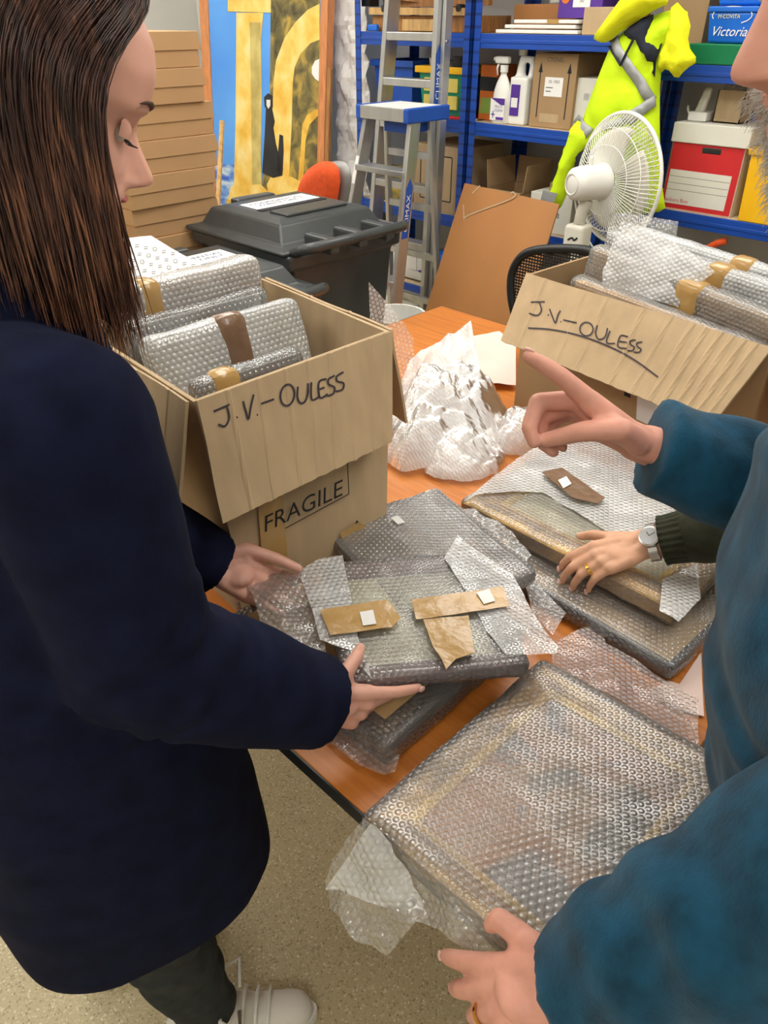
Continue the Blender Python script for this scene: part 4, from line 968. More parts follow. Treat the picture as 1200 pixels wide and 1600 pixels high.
# ================================================================ pedestal fan
def fan():
    c = ony(925, 285, 2.84); t = thing('pedestal_fan', 'white pedestal fan with wire cage seen from behind', 'fan', (c.x-.05, c.y, 0))
    ax = H3(.90, .42, 0).normalized(); up = Vector((0,0,1)); sd = up.cross(ax).normalized()
    A = lambda f, s, u: c + ax*f + sd*s + up*u
    # motor: rounded drum along ax
    Mx = frame_at(c, sd, up); 
    rot = Matrix.Identity(4)
    for i in range(3): rot[i][0] = sd[i]; rot[i][1] = up[i]; rot[i][2] = ax[i]; rot[i][3] = c[i]
    obj('motor_housing', G().lathe([(.001,-.10),(.045,-.098),(.06,-.085),(.064,-.06),(.066,.03),(.070,.05),(.05,.07)], 28, rot), 'white_plastic', t, smooth=True)
    obj('motor_vent', G().lathe([(.034,-.1005),(.038,-.103),(.042,-.1005)], 24, rot, False), 'white_card', t)
    obj('oscillation_knob', G().cone(A(-.02,0,.064), .008, A(-.02,0,.09), .009), 'white_plastic', t)
    r = .24; g = G()
    cc = .13
    def ringpts(rr, f, n=48): return [A(f, rr*math.cos(2*math.pi*k/n), rr*math.sin(2*math.pi*k/n)) for k in range(n+1)]
    obj('cage_rim', G().tube(ringpts(r, cc), .008, 8, False), 'white_plastic', t, smooth=True)
    gr, gf = G(), G()
    for k in range(84):
        an = 2*math.pi*k/84; u = (math.cos(an), math.sin(an))
        p = lambda rr, f: A(f, rr*u[0], rr*u[1])
        gr.tube([p(.07,.055), p(.13,.06), p(.19,.075), p(r,cc)], .0016, 4, False)
        gf.tube([p(.05,.21), p(.13,.20), p(.19,.175), p(r,cc)], .0016, 4, False)
    for rr, f in ((.13,.06),(.19,.075)): gr.tube(ringpts(rr, f), .002, 5, False)
    for rr, f in ((.13,.20),(.19,.175)): gf.tube(ringpts(rr, f), .002, 5, False)
    o = obj('rear_cage', gr, 'white_plastic', t); o['kind'] = 'stuff'
    o = obj('front_cage', gf, 'white_plastic', t); o['kind'] = 'stuff'
    obj('badge', G().tube([A(.205,0,0), A(.216,0,0)], .045, 24), 'white_plastic', t)
    for k in range(3):
        def bl(a, b):
            th = 2*math.pi*k/3 + a*1.5 + b*.3; rr = .03+.16*b
            return A(.12+.035*(a-.5)*(1.2-b*.4), rr*math.cos(th), rr*math.sin(th)), (a, b)
        obj('blade', G().grid(10, 8, bl, .002), 'cream_plastic', t, smooth=True)
    base = c + Vector((0,0,-.065)) - ax*.01
    nb = ony(905, 350, 2.82)
    obj('neck', G().tube([base, (base+nb)/2+Vector((-.008,0,0)), nb], [.026,.022,.024], 12), 'cream_plastic', t, smooth=True)
    obj('control_box', G().box(nb.x-.045, nb.x+.045, nb.y-.04, nb.y+.04, nb.z-.10, nb.z+.0), 'cream_plastic', t, bevel=.014, seg=3)
    obj('brand_mark', strokes([[(0,0),(.02,.012),(.03,.004),(.045,.016)]], .008, lambda u, v: Vector((nb.x-.02+u, nb.y-.0412, nb.z-.06+v))), 'black_ink', t)
    obj('pole', G().tube([(nb.x,nb.y,nb.z-.1),(nb.x,nb.y,.03)], .016, 12), 'white_plastic', t)
    obj('foot', G().lathe([(.16,0),(.16,.012),(.11,.03),(.03,.05),(.02,.09)], 28, Matrix.Translation((nb.x,nb.y,0))), 'white_plastic', t)
    obj('cable', G().tube([A(-.05,.03,-.06), A(0,.05,-.16), Vector((c.x+.12,c.y,c.z-.32)), Vector((c.x+.10,c.y,.5)), Vector((c.x+.1,c.y,.02))], .004, 6), 'white_plastic', t, smooth=True)
fan()
# ================================================================ helpers for packed things
def film(name, pts, p0, n, m, step=.012, wob=.004, wsc=18.0, parent=None, seed=0.0, lift=None, th=0.0):
    # loose film: outline seen in the photo laid on the plane (p0, n) that carries it, creased
    n = Vector(n).normalized(); p0 = Vector(p0)
    ax = n.cross(Vector((0,1,0)) if abs(n.y) < .8 else Vector((1,0,0))).normalized(); ay = n.cross(ax)
    Q = []
    for p in pts:
        d = onpl(p[0], p[1], p0, n)-p0; Q.append((d.dot(ax), d.dot(ay)))
    v, f, k, B = cdt(Q, step); vs = []
    for p in v:
        h = wob*noise.fractal(Vector((p.x*wsc+seed, p.y*wsc, seed)), .9, 2.1, 4)
        if lift: h += lift(p.x, p.y)
        vs.append(p0 + ax*p.x + ay*p.y + n*h)
    return obj(name, G().add(vs, f, [(p.x, p.y) for p in v]), m, parent, smooth=True)
def patch(name, pts, p0, n, m, parent, th=.0008):    # tape or sticker on a flat side
    n = Vector(n).normalized(); p0 = Vector(p0)
    ax = n.cross(Vector((0,1,0)) if abs(n.y) < .8 else Vector((1,0,0))).normalized(); ay = n.cross(ax); Q = []
    for p in pts:
        d = onpl(p[0], p[1], p0, n)-p0; Q.append((d.dot(ax), d.dot(ay)))
    g = decal(Q, .012, lambda x, y, h: p0+ax*x+ay*y+n*(h+.0012*noise.noise(Vector((x*30, y*30, 1)))), th)
    return obj(name, g, m, parent, smooth=False)
def wrapped(name, label, M4, lx, ly, lz, fm, art, fw=.04, wm='bubble_wrap', prof=None, slip=None, amp=.003, pad=.006, seed=0.0, cat='picture', group=None, backing=None, base_gap=0.0):
    t = thing(name, label, cat, M4.to_translation(), 0, group)
    prof = prof or [(0,.0),(0,lz*.8),(fw*.3,lz),(fw*.6,lz*.86),(fw,lz*.6),(fw,0)]
    if backing:
        obj('backing_board', G().box(-lx/2, lx/2, -ly/2, ly/2, 0, lz).tf(M4), backing, t, bevel=.002)
    else:
        obj('frame', mitre(lx, ly, prof).tf(M4), fm, t)
        obj('picture', G().box(-lx/2+fw*.9, lx/2-fw*.9, -ly/2+fw*.9, ly/2-fw*.9, lz*.15, lz*.5).tf(M4), art, t)
    if slip: obj('gilt_slip', mitre(lx-2*fw+.004, ly-2*fw+.004, [(0,lz*.5),(0,lz*.75),(.012,lz*.66),(.014,lz*.5)]).tf(M4), slip, t)
    if wm: obj('bubble_wrap', rbox(lx+2*pad, ly+2*pad, lz+2*pad, min(.014, lz/2+pad-.001), .009, amp, 16, seed).tf(M4 @ Matrix.Translation((0,0,lz/2))), wm, t, smooth=True)
    return t
def slabM(c, ex, ey): return frame_at(Vector(c), ex, ey)
UPZ = Vector((0,0,1))
# ================================================================ open box near the woman
B1t = [Vector((-.838,.477,1.158)), Vector((-.836,.864,1.158)), Vector((-1.224,.895,1.16)), Vector((-1.21,.50,1.16))]
B1b = [Vector((-.812,.515,TZ+.001)), Vector((-.795,.815,TZ+.001)), Vector((-1.14,.84,TZ+.001)), Vector((-1.14,.54,TZ+.001))]
def open_box(label, bot, top, m, base):
    t = thing('cardboard_box', label, 'box', base, 0, 'open cardboard boxes on the table')
    c = sum(bot, Vector())/4; w = .006
    def shr(q): return [p + ((c-p)*Vector((1,1,0))).normalized()*w*1.4 for p in q]
    bi = [p+Vector((0,0,w)) for p in shr(bot)]; ti = shr(top); v = bot+top+bi+ti
    f = [[0,3,2,1]] + [[i,(i+1)%4,4+(i+1)%4,4+i] for i in range(4)] + [[8,9,10,11]] + [[8+(i+1)%4,8+i,12+i,12+(i+1)%4] for i in range(4)] + [[4+i,4+(i+1)%4,12+(i+1)%4,12+i] for i in range(4)]
    obj('carton_body', G().add(v, f), m, t)
    return t
from mathutils.bvhtree import BVHTree
def on_surf(g, lift=.0022):
    bv = BVHTree.FromPolygons(g.v, g.f)
    def fn(px, py):
        d = ray(px, py).normalized(); h, n, i, dist = bv.ray_cast(CAM, d)
        if h is None: return CAM + d
        return h - d*lift
    return fn
def crease_flap(name, tl, tr, br, bl, m, t, creases, amp=.0022, th=.005, wav=.004, seed=0):
    n = (tr-tl).cross(bl-tl).normalized()
    def fn(a, b):
        p = (tl.lerp(tr, a)).lerp(bl.lerp(br, a), b)
        h = sum(-amp*s*math.exp(-((a-c-(b-.5)*k)/.006)**2) for c, k, s in creases)
        h += wav*noise.noise(Vector((a*3+seed, b*2, seed)))
        h += .0006*math.sin(a*420)*0
        e = (b > .97)*.002*noise.noise(Vector((a*22, seed, 5)))
        return p + n*h + (bl-tl).normalized()*e, (a, b)
    g = G().grid(150, 16, fn, th); obj(name, g, m, t, smooth=False)
    return g
b1 = open_box('open brown box with pen lettering and printed FRAGILE, beside the woman', B1b, B1t, 'cardboard', (-1.0, .68, TZ+.001))
F1 = [Vector((-.834,.478,1.160)), Vector((-.831,.862,1.160)), onx(610,690,-.772), onx(346,818,-.772)]
gf1 = crease_flap('front_flap', F1[0], F1[1], F1[2], F1[3], 'cardboard', b1, [(.14,.02,1),(.27,0,.8),(.41,.02,1),(.52,.01,.8),(.63,0,1),(.74,.02,.8),(.86,0,1),(.95,0,1)], seed=1)
r0, r1 = Vector((-.838,.868,1.158)), Vector((-1.222,.899,1.16))
crease_flap('side_flap', r0, r1, r1+Vector((.0,.05,-.15)), ony(634,662,.905), 'cardboard', b1, [(.3,0,1),(.6,0,1)], seed=2)
l0, l1 = Vector((-1.208,.496,1.16)), Vector((-.842,.473,1.158))
crease_flap('side_flap', l0, l1, l1+Vector((.01,-.05,-.17)), l0+Vector((0,-.05,-.17)), 'cardboard', b1, [(.3,0,1),(.6,0,1),(.85,0,1)], seed=3)
n1 = (F1[1]-F1[0]).cross(F1[3]-F1[0]).normalized()
if n1.x < 0: n1 = -n1
fl1 = on_surf(gf1)
cv = lambda L: [[(180+x/2.5, 330+y/2.5) for x, y in s] for s in L]
ell = lambda cx, cy, rx, ry, r=0: [(cx+rx*math.cos(a)*math.cos(r)-ry*math.sin(a)*math.sin(r), cy+rx*math.cos(a)*math.sin(r)+ry*math.sin(a)*math.cos(r)) for a in [i*math.pi/7-1.2 for i in range(15)]]
obj('handwriting', strokes(cv([[(385,782),(447,755)], [(436,762),(444,790),(444,815),(428,840),(403,832)], [(474,806),(479,804)], [(500,742),(512,785),(521,812),(530,765),(541,716)], [(553,796),(558,795)], [(570,752),(621,734)], ell(673,718,27,42,.15), [(714,685),(712,725),(722,748),(740,745),(752,715),(753,672)], [(766,668),(768,735),(798,724)], [(826,655),(796,668),(800,728),(830,714)], [(798,696),(818,688)], [(858,642),(834,656),(834,676),(857,688),(852,712),(828,722)], [(892,628),(866,645),(868,664),(892,672),(888,696),(862,704)]]), 3.0, fl1), 'pen_ink', b1)
# printed FRAGILE on the body, partly behind the flap
nb = (B1b[1]-B1b[0]).cross(B1t[0]-B1b[0]).normalized()
if nb.x < 0: nb = -nb
fb = lambda px, py: onpl(px, py, B1b[0]+nb*.0010, nb)
fbt = lambda px, py: onpl(px, py, B1b[0]+nb*.0026, nb)
obj('fragile_print', text('FRAGILE', 1.0, lambda u, v: fbt(474+u*33.5+v*1.0, 790-u*16.0-v*37+2)), 'black_ink', b1)
obj('border_print', strokes([[(404,792),(408,846)],[(408,846),(545,772)],[(543,722),(545,772)]], 1.5, fb), 'black_ink', b1)
obj('tape', G().add([fb(*p)+nb*.0008 for p in [(402,780),(440,765),(449,868),(410,885)]], [[0,1,2,3]]), 'tape', b1)
obj('tape', G().add([fb(*p)+nb*.0015 for p in [(531,832),(560,815),(572,822),(566,842),(536,848)]], [[0,1,2,3,4]]), 'tape', b1)
obj('corner_mark', G().add([fb(*p)+nb*.001 for p in [(553,821),(557,812),(562,818)]], [[0,1,2]]), 'black_ink', b1)
# parcels standing in the box
def parcel(label, c, ex, ey, lx, ly, lz, m='bubble_white', core='slate', tape=None, tmat='tape', seed=0.0, name='wrapped_parcel', amp=.004, shell=True):
    M4 = slabM(c, ex, ey); t = thing(name, label, 'parcel', M4 @ Vector((0,-ly/2,0)), 0, 'bubble wrapped parcels in the boxes')
    obj('contents', rbox(lx-.02, ly-.02, lz-.02, .01, .05).tf(M4), core, t)
    if shell: obj('bubble_wrap', rbox(lx, ly, lz, min(.018, lz/2-.002), .010, amp, 13, seed).tf(M4), m, t, smooth=True)
    for (x0, x1, y0) in (tape or []):
        obj('tape', rbox(x1-x0, (ly/2-y0)+.006, lz+.008, min(.019, lz/2), .012, .0012, 20, seed).tf(M4 @ Matrix.Translation(((x0+x1)/2, (ly/2+y0)/2, 0))), tmat, t, smooth=True)
    return t
ey = Vector((-.30,0,1))
parcel('bubble wrapped parcel with a brown tape band in the box by the woman', (-.975,.665,.985), (.02,1,0), ey, .305, .42, .045, tape=[(-.03,.035,.05)], tmat='tape_brown', seed=1, core='canvas_pale')
parcel('thin bubble wrapped parcel with tan tape at the front of the box by the woman', (-.885,.62,.94), (.03,1,0), Vector((-.12,0,1)), .21, .43, .035, m='bubble_wrap', core='slate', tape=[(-.075,-.02,.06)], seed=2)
parcel('thick creamy bubble wrapped parcel at the back of the box by the woman', (-1.15,.70,1.02), (.02,1,0), Vector((-.10,0,1)), .27, .42, .06, seed=3, core='wood_light', tape=[(-.12,-.07,.1)])
parcel('flat grey bubble wrapped parcel behind the banded one in the box', (-1.05,.655,.99), (.02,1,0), Vector((-.22,0,1)), .28, .42, .03, m='bubble_wrap', seed=4, core='galv')
# patterned paper parcel behind
pn = Vector((.45,-.25,1)).normalized()
pc = onz(262, 412, 1.17)
t = thing('paper_parcel', 'white parcel paper with grey printed marks beside the bubble wrapped parcels', 'parcel', (pc.x, pc.y, 1.0))
o = film('paper_sheet', [(190,372),(236,368),(268,388),(312,412),(330,432),(230,452),(190,445)], pc, pn, 'paper', .012, .002, 12, t)
g = G()
for i in range(9):
    for j in range(5):
        x, y = 200+i*14+j*4, 380+j*13+i*3.0
        if y > 442 or (y < 372+(x-236)*.55 and x > 236): continue
        fp = lambda u, v: onpl(u, v, pc+pn*.0035, pn)
        if (i+j) % 3: g.join(strokes([[(x-3,y),(x+3,y-1)],[(x-3,y+3),(x+3,y+2)]], 1.2, fp))
        else: g.join(strokes([ell(x, y, 3, 3)], 1.0, fp))
obj('printed_marks', g, 'grey_print', t)
obj('contents', G().hexa([Vector((pc.x-.10,pc.y-.08,TZ+.002)), Vector((pc.x+.02,pc.y-.10,TZ+.002)), Vector((pc.x+.05,pc.y+.06,TZ+.002)), Vector((pc.x-.10,pc.y+.08,TZ+.002))], [onpl(195,376,pc,pn)-pn*.02+Vector((0,0,-.01)), onpl(200,442,pc,pn)-pn*.02, onpl(300,430,pc,pn)-pn*.02, onpl(240,374,pc,pn)-pn*.02]), 'paper', t)
# ================================================================ second open box
B2t = [Vector((-1.015,1.532,1.08)), Vector((-.402,1.454,1.08)), Vector((-.37,1.77,1.08)), Vector((-.994,1.842,1.08))]
B2b = [p*Vector((1,1,0)) + Vector((0,0,TZ+.001)) for p in B2t]
b2 = open_box('open brown box with underlined pen lettering, beyond the pointing hand', B2b, B2t, 'cardboard_dark', (-.7, 1.65, TZ+.001))
F2 = [Vector((-1.015,1.528,1.082)), Vector((-.402,1.450,1.082)), onz(1112,668,.945), onz(784,533,.945)]
gf2 = crease_flap('front_flap', F2[0], F2[1], F2[2], F2[3], 'cardboard', b2, [(.10,0,1),(.30,.02,.7),(.40,.02,1),(.56,.03,1),(.66,.02,1),(.74,.02,1.2),(.79,.02,1.4),(.84,.02,1.4),(.88,.02,1.2),(.92,.02,1.4),(.96,.02,1.2)], seed=4, amp=.003)
crease_flap('side_flap', Vector((-.396,1.46,1.08)), Vector((-.366,1.77,1.08)), Vector((-.30,1.77,.93)), Vector((-.33,1.45,.93)), 'cardboard_dark', b2, [(.4,0,1)], seed=5)
crease_flap('rear_flap', Vector((-.37,1.774,1.08)), Vector((-.99,1.846,1.08)), Vector((-.97,1.92,.94)), Vector((-.36,1.85,.94)), 'cardboard_dark', b2, [(.4,0,1)], seed=6)
n2 = (F2[1]-F2[0]).cross(F2[3]-F2[0]).normalized()
if n2.y > 0: n2 = -n2
fl2 = on_surf(gf2)
cv2 = lambda L: [[(560+x/1.875, 330+y/1.875) for x, y in s] for s in L]
obj('handwriting', strokes(cv2([[(505,266),(546,265)], [(530,267),(536,290),(524,305),(500,299)], [(554,304),(558,304)], [(560,286),(568,308),(577,327),(584,305),(592,291)], [(592,324),(595,324)], [(600,318),(640,327)], ell(668,345,19,20), [(700,334),(695,358),(704,375),(722,368),(730,342)], [(737,350),(727,384),(752,387)], [(790,368),(768,365),(760,396),(786,402)], [(764,381),(786,384)], [(812,377),(796,380),(798,391),(808,398),(803,408),(788,408)], [(832,383),(816,386),(818,397),(828,404),(822,413),(806,412)]]), 2.2, fl2), 'pen_ink', b2)
obj('underline', strokes(cv2([[(497,342),(560,346),(640,362),(720,390),(800,430),(878,486)]]), 2.4, fl2), 'pen_ink', b2)
nf = (B2b[1]-B2b[0]).cross(B2t[0]-B2b[0]).normalized()
if nf.y > 0: nf = -nf
fb2 = lambda px, py: onpl(px, py, B2b[0]+nf*.0012, nf)
obj('label', G().add([fb2(*p) for p in [(996,612),(1075,640),(1072,690),(994,655)]], [[0,1,2,3]]), 'paper', b2)
obj('label_print', strokes([[(1035,633),(1048,637)],[(1036,640),(1042,642)]], 3, lambda x, y: fb2(x, y)+nf*.001), 'faint_ink', b2)
obj('corner_mark', G().add([fb2(*p) for p in [(976,606),(986,609),(985,622),(975,618)]], [[0,1,2,3]]), 'black_ink', b2)
# pictures standing in the second box
d2 = (B2t[1]-B2t[0]).normalized()
def up2(label, xl, xr, y, zl, zr, th, m, core, tape=None, seed=0.0, lean=0.0, tm='tape', shell=True):
    p, q = Vector((xl, y-(xl+.7)*.127, zl)), Vector((xr, y-(xr+.7)*.127, zr)); ex = (q-p).normalized(); L = (q-p).length
    hh = min(zl, zr)-TZ-.05
    eyv = Vector((0, lean, 1)); c = (p+q)/2 - (eyv - ex*eyv.dot(ex)).normalized()*hh/2
    return parcel(label, c, ex, eyv, L, hh, th, m, core, tape, tm, seed)
up2('gold brown picture frame in bubble wrap, frontmost in the right hand box', -.93, -.43, 1.575, 1.085, 1.055, .05, 'bubble_clear', 'wood_light', seed=5)
up2('bubble wrapped picture with a tan tape band, second in the right hand box', -.93, -.44, 1.645, 1.145, 1.095, .05, 'bubble_wrap', 'kraft', [(.0,.075,.06)], seed=6)
up2('silvery bubble wrapped picture with tan tape, third in the right hand box', -.93, -.44, 1.715, 1.165, 1.13, .045, 'bubble_white', 'slate', [(.03,.095,.06)], seed=7)
up2('bubble wrapped picture with tan tape at the rear of the right hand box', -.88, -.42, 1.775, 1.17, 1.14, .04, 'bubble_white', 'galv', [(.02,.085,.06)], seed=8)
rear = Vector((-.83, 1.80, 1.1))
tag(film('loose_wrap', [(945,395),(950,350),(962,332),(1000,336),(1060,346),(1056,372),(1052,395),(1100,420),(960,430)], rear, Vector((.1,-1,.25)), 'bubble_wrap', .010, .010, 14), 'loose bubble wrap flap rising behind the pictures in the right hand box', 'bubble wrap')
tag(film('loose_wrap', [(940,455),(942,420),(958,372),(972,345),(1000,352),(1040,372),(1090,400),(1118,425),(1080,452),(1060,480),(1000,462)], Vector((-.80,1.605,1.1)), Vector((.15,-1,.30)), 'bubble_white', .010, .014, 12, seed=3), 'puffed white bubble wrap end folded over the second picture', 'bubble wrap')
# ================================================================ heap of used wrap
def vor(p, s):
    d, q = noise.voronoi(p*s); return d[1]-d[0]
def heap_sheet(name, label, cx, cy, rx, ry, h, ox, oy, m, seed, rot=0.0, amp=.05, edge=.16, nt=200, nr=60):
    # crumpled sheet dropped on the table: faceted dome with creases and an uneven rim
    ca, sa = math.cos(rot), math.sin(rot); S = Vector((seed, seed*2, seed*.5))
    def fn(a, b):
        th = 2*math.pi*a; r = b; e = 1+edge*noise.fractal(Vector((math.cos(th)*1.3, math.sin(th)*1.3, seed)), 1, 2, 3)
        x = rx*r*e*math.cos(th)+ox*(1-r)**1.2; y = ry*r*e*math.sin(th)+oy*(1-r)**1.2
        X = cx+x*ca-y*sa; Y = cy+x*sa+y*ca; q = Vector((X, Y, 0))+S
        k = max(0, 1-r**2.2); z = h*k**.8
        cr = amp*(vor(q, 7.5)-.35) + amp*.62*(vor(q+Vector((0,0,z)), 17)-.35) + amp*.32*vor(q, 38)
        z = z + cr*(.25+.75*k) + .012*(1-k)
        dx = amp*.7*noise.noise(q*9+Vector((5,0,0)))*k; dy = amp*.7*noise.noise(q*9+Vector((0,5,0)))*k
        return Vector((X+dx, Y+dy, TZ+.003+max(0, z))), (X+z*.4, Y+z*.4)
    return tag(obj(name, G().grid(nt, nr, fn), m, smooth=True), label, 'bubble wrap')
heap_sheet('wrap_heap', 'crumpled heap of white bubble wrap piled in the middle of the table', -1.03, 1.27, .125, .20, .165, -.06, .06, 'foam_white', 3.0, .0, .045)
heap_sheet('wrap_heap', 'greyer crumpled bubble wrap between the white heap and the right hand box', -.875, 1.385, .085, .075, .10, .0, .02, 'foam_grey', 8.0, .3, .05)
heap_sheet('wrap_heap', 'flatter white wrap lump spilling from the heap toward the gold frame', -.905, 1.20, .07, .10, .085, -.02, .02, 'foam_white', 12.0, -.4, .045)
tag(film('tissue_sheet', [(728,528),(780,517),(806,540),(806,600),(740,600)], (-1.1,1.6,TZ+.02), (0,-.1,1), 'pink_tissue', .02, .006, 10), 'flat pinkish tissue sheet behind the wrap heap', 'tissue')
def pleat(a, b):
    l0, r0 = onz(600,700,TZ+.02), onz(770,715,TZ+.004); tl, tr = onz(640,560,TZ+.15), onz(735,503,TZ+.205)
    p = l0.lerp(r0, a).lerp(tl.lerp(tr, a), b)
    n = Vector((.5,-.6,.6)).normalized()
    h = .045*math.sin(b*math.pi)*(.6+.4*math.sin(a*3)) + .014*math.sin(a*17+b*4+2*noise.noise(Vector((a*3,b*3,0)))) + .012*noise.fractal(Vector((a*6,b*6,2)), .9, 2, 4)
    return p + n*h*(.35+.65*min(1, 6*b)), (a*.22, b*.30)
tag(obj('wrap_sheet', G().grid(48, 56, pleat), 'foam_white', smooth=True), 'pleated white bubble wrap sheet draped over the heap, peaked at its top', 'bubble wrap')
tag(film('wrap_scrap', [(576,440),(602,470),(628,500),(645,528),(648,560),(640,700),(600,700),(580,560)], (-1.22,1.16,.9), (.7,-.7,.25), 'bubble_pink', .014, .006, 12), 'upright bubble wrap scrap standing behind the fragile box', 'bubble wrap')
wbp = onz(632, 494, .52)
tag(obj('waste_basket', G().lathe([(.10,.0),(.125,.50),(.13,.515),(.132,.52),(.12,.52),(.095,.01)], 24, Matrix.Translation((wbp.x-.05, max(wbp.y, 2.22), 0))), 'white_plastic', smooth=False), 'white round waste basket behind the far table corner', 'basket')
# ================================================================ right hand pile of two wrapped pictures
S2 = slabM((-.468,1.075,TZ+.0085), (1,-.05,0), (.05,1,0))
s2 = wrapped('wrapped_picture', 'lower wrapped picture with dark slate edge and tan face, under the gold frame', S2, .45, .33, .026, 'slate', 'kraft', .012, 'bubble_clear', prof=[(0,0),(0,.026),(.010,.026),(.012,.020),(.012,0)], seed=11, group='bubble wrapped pictures on and over the table')
obj('tape', G().box(-.215, -.15, -.13, -.06, .0325, .0345).tf(S2), 'tape', s2)
S1 = slabM((-.520,1.14,TZ+.047), (1,-.02,0), (.02,1,0))
s1 = wrapped('wrapped_picture', 'bubble wrapped gold frame under the hand with the wristwatch', S1, .455, .315, .032, 'gold', 'canvas_pale', .055, 'bubble_clear', slip='gold_bright', seed=12, group='bubble wrapped pictures on and over the table')
sn = S1.to_3x3() @ UPZ; sp = S1 @ Vector((0,0,.042))
film('wrap_fold', [(722,786),(770,745),(850,688),(900,686),(985,700),(1100,770),(1092,850),(1000,840),(960,838),(900,800),(850,770),(800,768),(745,772)], sp, sn, 'bubble_white', .009, .004, 16, s1)
film('wrap_fold', [(1090,880),(1095,935),(1060,972),(1030,955),(1035,905)], sp, sn, 'bubble_white', .009, .005, 16, s1)
patch('tape', [(846,738),(878,731),(945,778),(935,787),(895,778)], sp+sn*.009, sn, 'tape_brown', s1)
patch('label_sticker', [(872,750),(885,744),(893,756),(880,763)], sp+sn*.0115, sn, 'paper', s1, .0006)
# ================================================================ middle pile: lower picture with kraft backing, upper brown canvas
Cn = slabM((-.645,.632,TZ+.0145), (1,.02,0), (-.02,1,0))
c1 = wrapped('wrapped_picture', 'wrapped picture showing its kraft backing paper, lowest in the middle pile', Cn, .355, .315, .028, 'dark_wood', 'kraft', .014, 'bubble_clear', seed=13, prof=[(0,0),(0,.026),(.008,.0265),(.014,.024),(.014,0)], pad=.012, group='bubble wrapped pictures on and over the table')
obj('backing_paper', G().box(-.156, .156, -.138, .138, .0440, .0456).tf(Cn), 'kraft', c1)
Cm = slabM((-.685,.80,TZ+.072), (.97,-.26,0), (.26,.97,0))
c2 = wrapped('wrapped_picture', 'wrapped brown canvas under the picture the woman holds', Cm, .30, .25, .02, 'dark_wood', 'canvas_brown', .02, 'bubble_wrap', seed=14, pad=.008, group='bubble wrapped pictures on and over the table')
obj('label_sticker', G().box(-.10, -.075, -.01, .005, .0305, .032).tf(Cm), 'paper', c2)
tag(film('wrap_scrap', [(560,832),(610,805),(642,785),(672,764),(680,785),(740,795),(800,830),(830,868),(795,900),(750,905),(705,880),(690,850),(640,820),(600,835)], (-.66,.90,.805), (.1,-.1,1), 'bubble_wrap', .009, .010, 16), 'loose bubble wrap sheet spread over the pile behind the held picture', 'bubble wrap')
tag(film('wrap_scrap', [(382,910),(420,895),(470,878),(505,1000),(520,1060),(470,1020),(440,1000),(408,975),(398,940)], (-.72,.58,.842), (.12,-.05,1), 'bubble_wrap', .009, .010, 16, seed=4), 'loose bubble wrap drooping below the left hand of the woman', 'bubble wrap')
tag(film('wrap_scrap', [(818,905),(845,915),(885,958),(864,992),(846,975),(830,950)], (-.50,.87,.762), (0,-.1,1), 'bubble_wrap', .008, .008, 18, seed=6), 'small bubble wrap tail right of the held picture', 'bubble wrap')
tag(film('wrap_scrap', [(865,1002),(905,985),(940,975),(946,1005),(962,1012),(1030,1055),(1090,1095),(1092,1165),(1030,1130),(950,1082),(862,1036)], (-.36,.83,.75), (0,.12,1), 'bubble_pink', .008, .008, 14, seed=7), 'pinkish bubble wrap strip between the slate edged picture and the large picture', 'bubble wrap')
tag(film('tissue_sheet', [(1010,1080),(1045,1062),(1062,1068),(1095,1020),(1100,1120),(1060,1110)], (-.2,.9,TZ+.004), (0,0,1), 'pink_tissue', .02, .002, 10, seed=2), 'pale pink tissue paper at the table edge by the teal jumper', 'tissue')
tag(film('wrap_scrap', [(500,1150),(540,1130),(585,1160),(625,1180),(618,1205),(600,1210),(560,1195)], (-.5,.455,TZ+.012), (-.05,-.2,1), 'bubble_wrap', .008, .006, 18, seed=9), 'bubble wrap corner crumpled at the near table edge', 'bubble wrap')
# ================================================================ picture held by the woman
Hb, Hr, Hl = Vector((-.524,.501,.828)), Vector((-.363,.729,.815)), Vector((-.782,.590,.838))
hex_ = (Hr-Hb); hey = (Hl-Hb); HL, HW = hex_.length, hey.length
Hm = slabM(Hb+hex_/2+hey/2, hex_, hey); Hm = Hm @ Matrix.Translation((0,0,-.022))
hp = wrapped('wrapped_picture', 'bubble wrapped picture with three tan tape strips held by the woman', Hm, HL-.012, HW-.012, .022, 'purple_wood', 'canvas_pale', .034, 'bubble_clear', seed=15, prof=[(0,0),(0,.018),(.010,.022),(.026,.018),(.034,.012),(.034,0)], group='bubble wrapped pictures on and over the table')
hn_ = Hm.to_3x3() @ UPZ; hq = Hm @ Vector((0,0,.030))
film('wrap_fold', [(466,892),(500,872),(535,868),(548,930),(560,1000),(575,1035),(580,1062),(545,1015),(500,1000),(490,960)], hq, hn_, 'bubble_white', .007, .004, 20, hp)
film('wrap_fold', [(694,872),(715,836),(745,860),(800,895),(838,965),(872,1012),(868,1022),(790,1022),(760,985),(735,935)], hq, hn_, 'bubble_white', .007, .004, 20, hp, seed=3)
hq2 = hq+hn_*.006
patch('tape', [(500,953),(606,937),(626,966),(613,980),(516,993)], hq2, hn_, 'tape', hp)
patch('tape', [(643,937),(786,917),(797,947),(700,962),(650,968)], hq2, hn_, 'tape', hp)
patch('tape', [(661,968),(732,962),(742,1020),(712,1030),(697,1046),(690,1030),(676,1010)], hq2+hn_*.001, hn_, 'tape', hp)
patch('label_sticker', [(562,956),(583,953),(588,975),(567,978)], hq2+hn_*.0025, hn_, 'paper', hp, .0006)
patch('label_sticker', [(744,926),(764,920),(774,939),(756,944)], hq2+hn_*.0025, hn_, 'paper', hp, .0006)
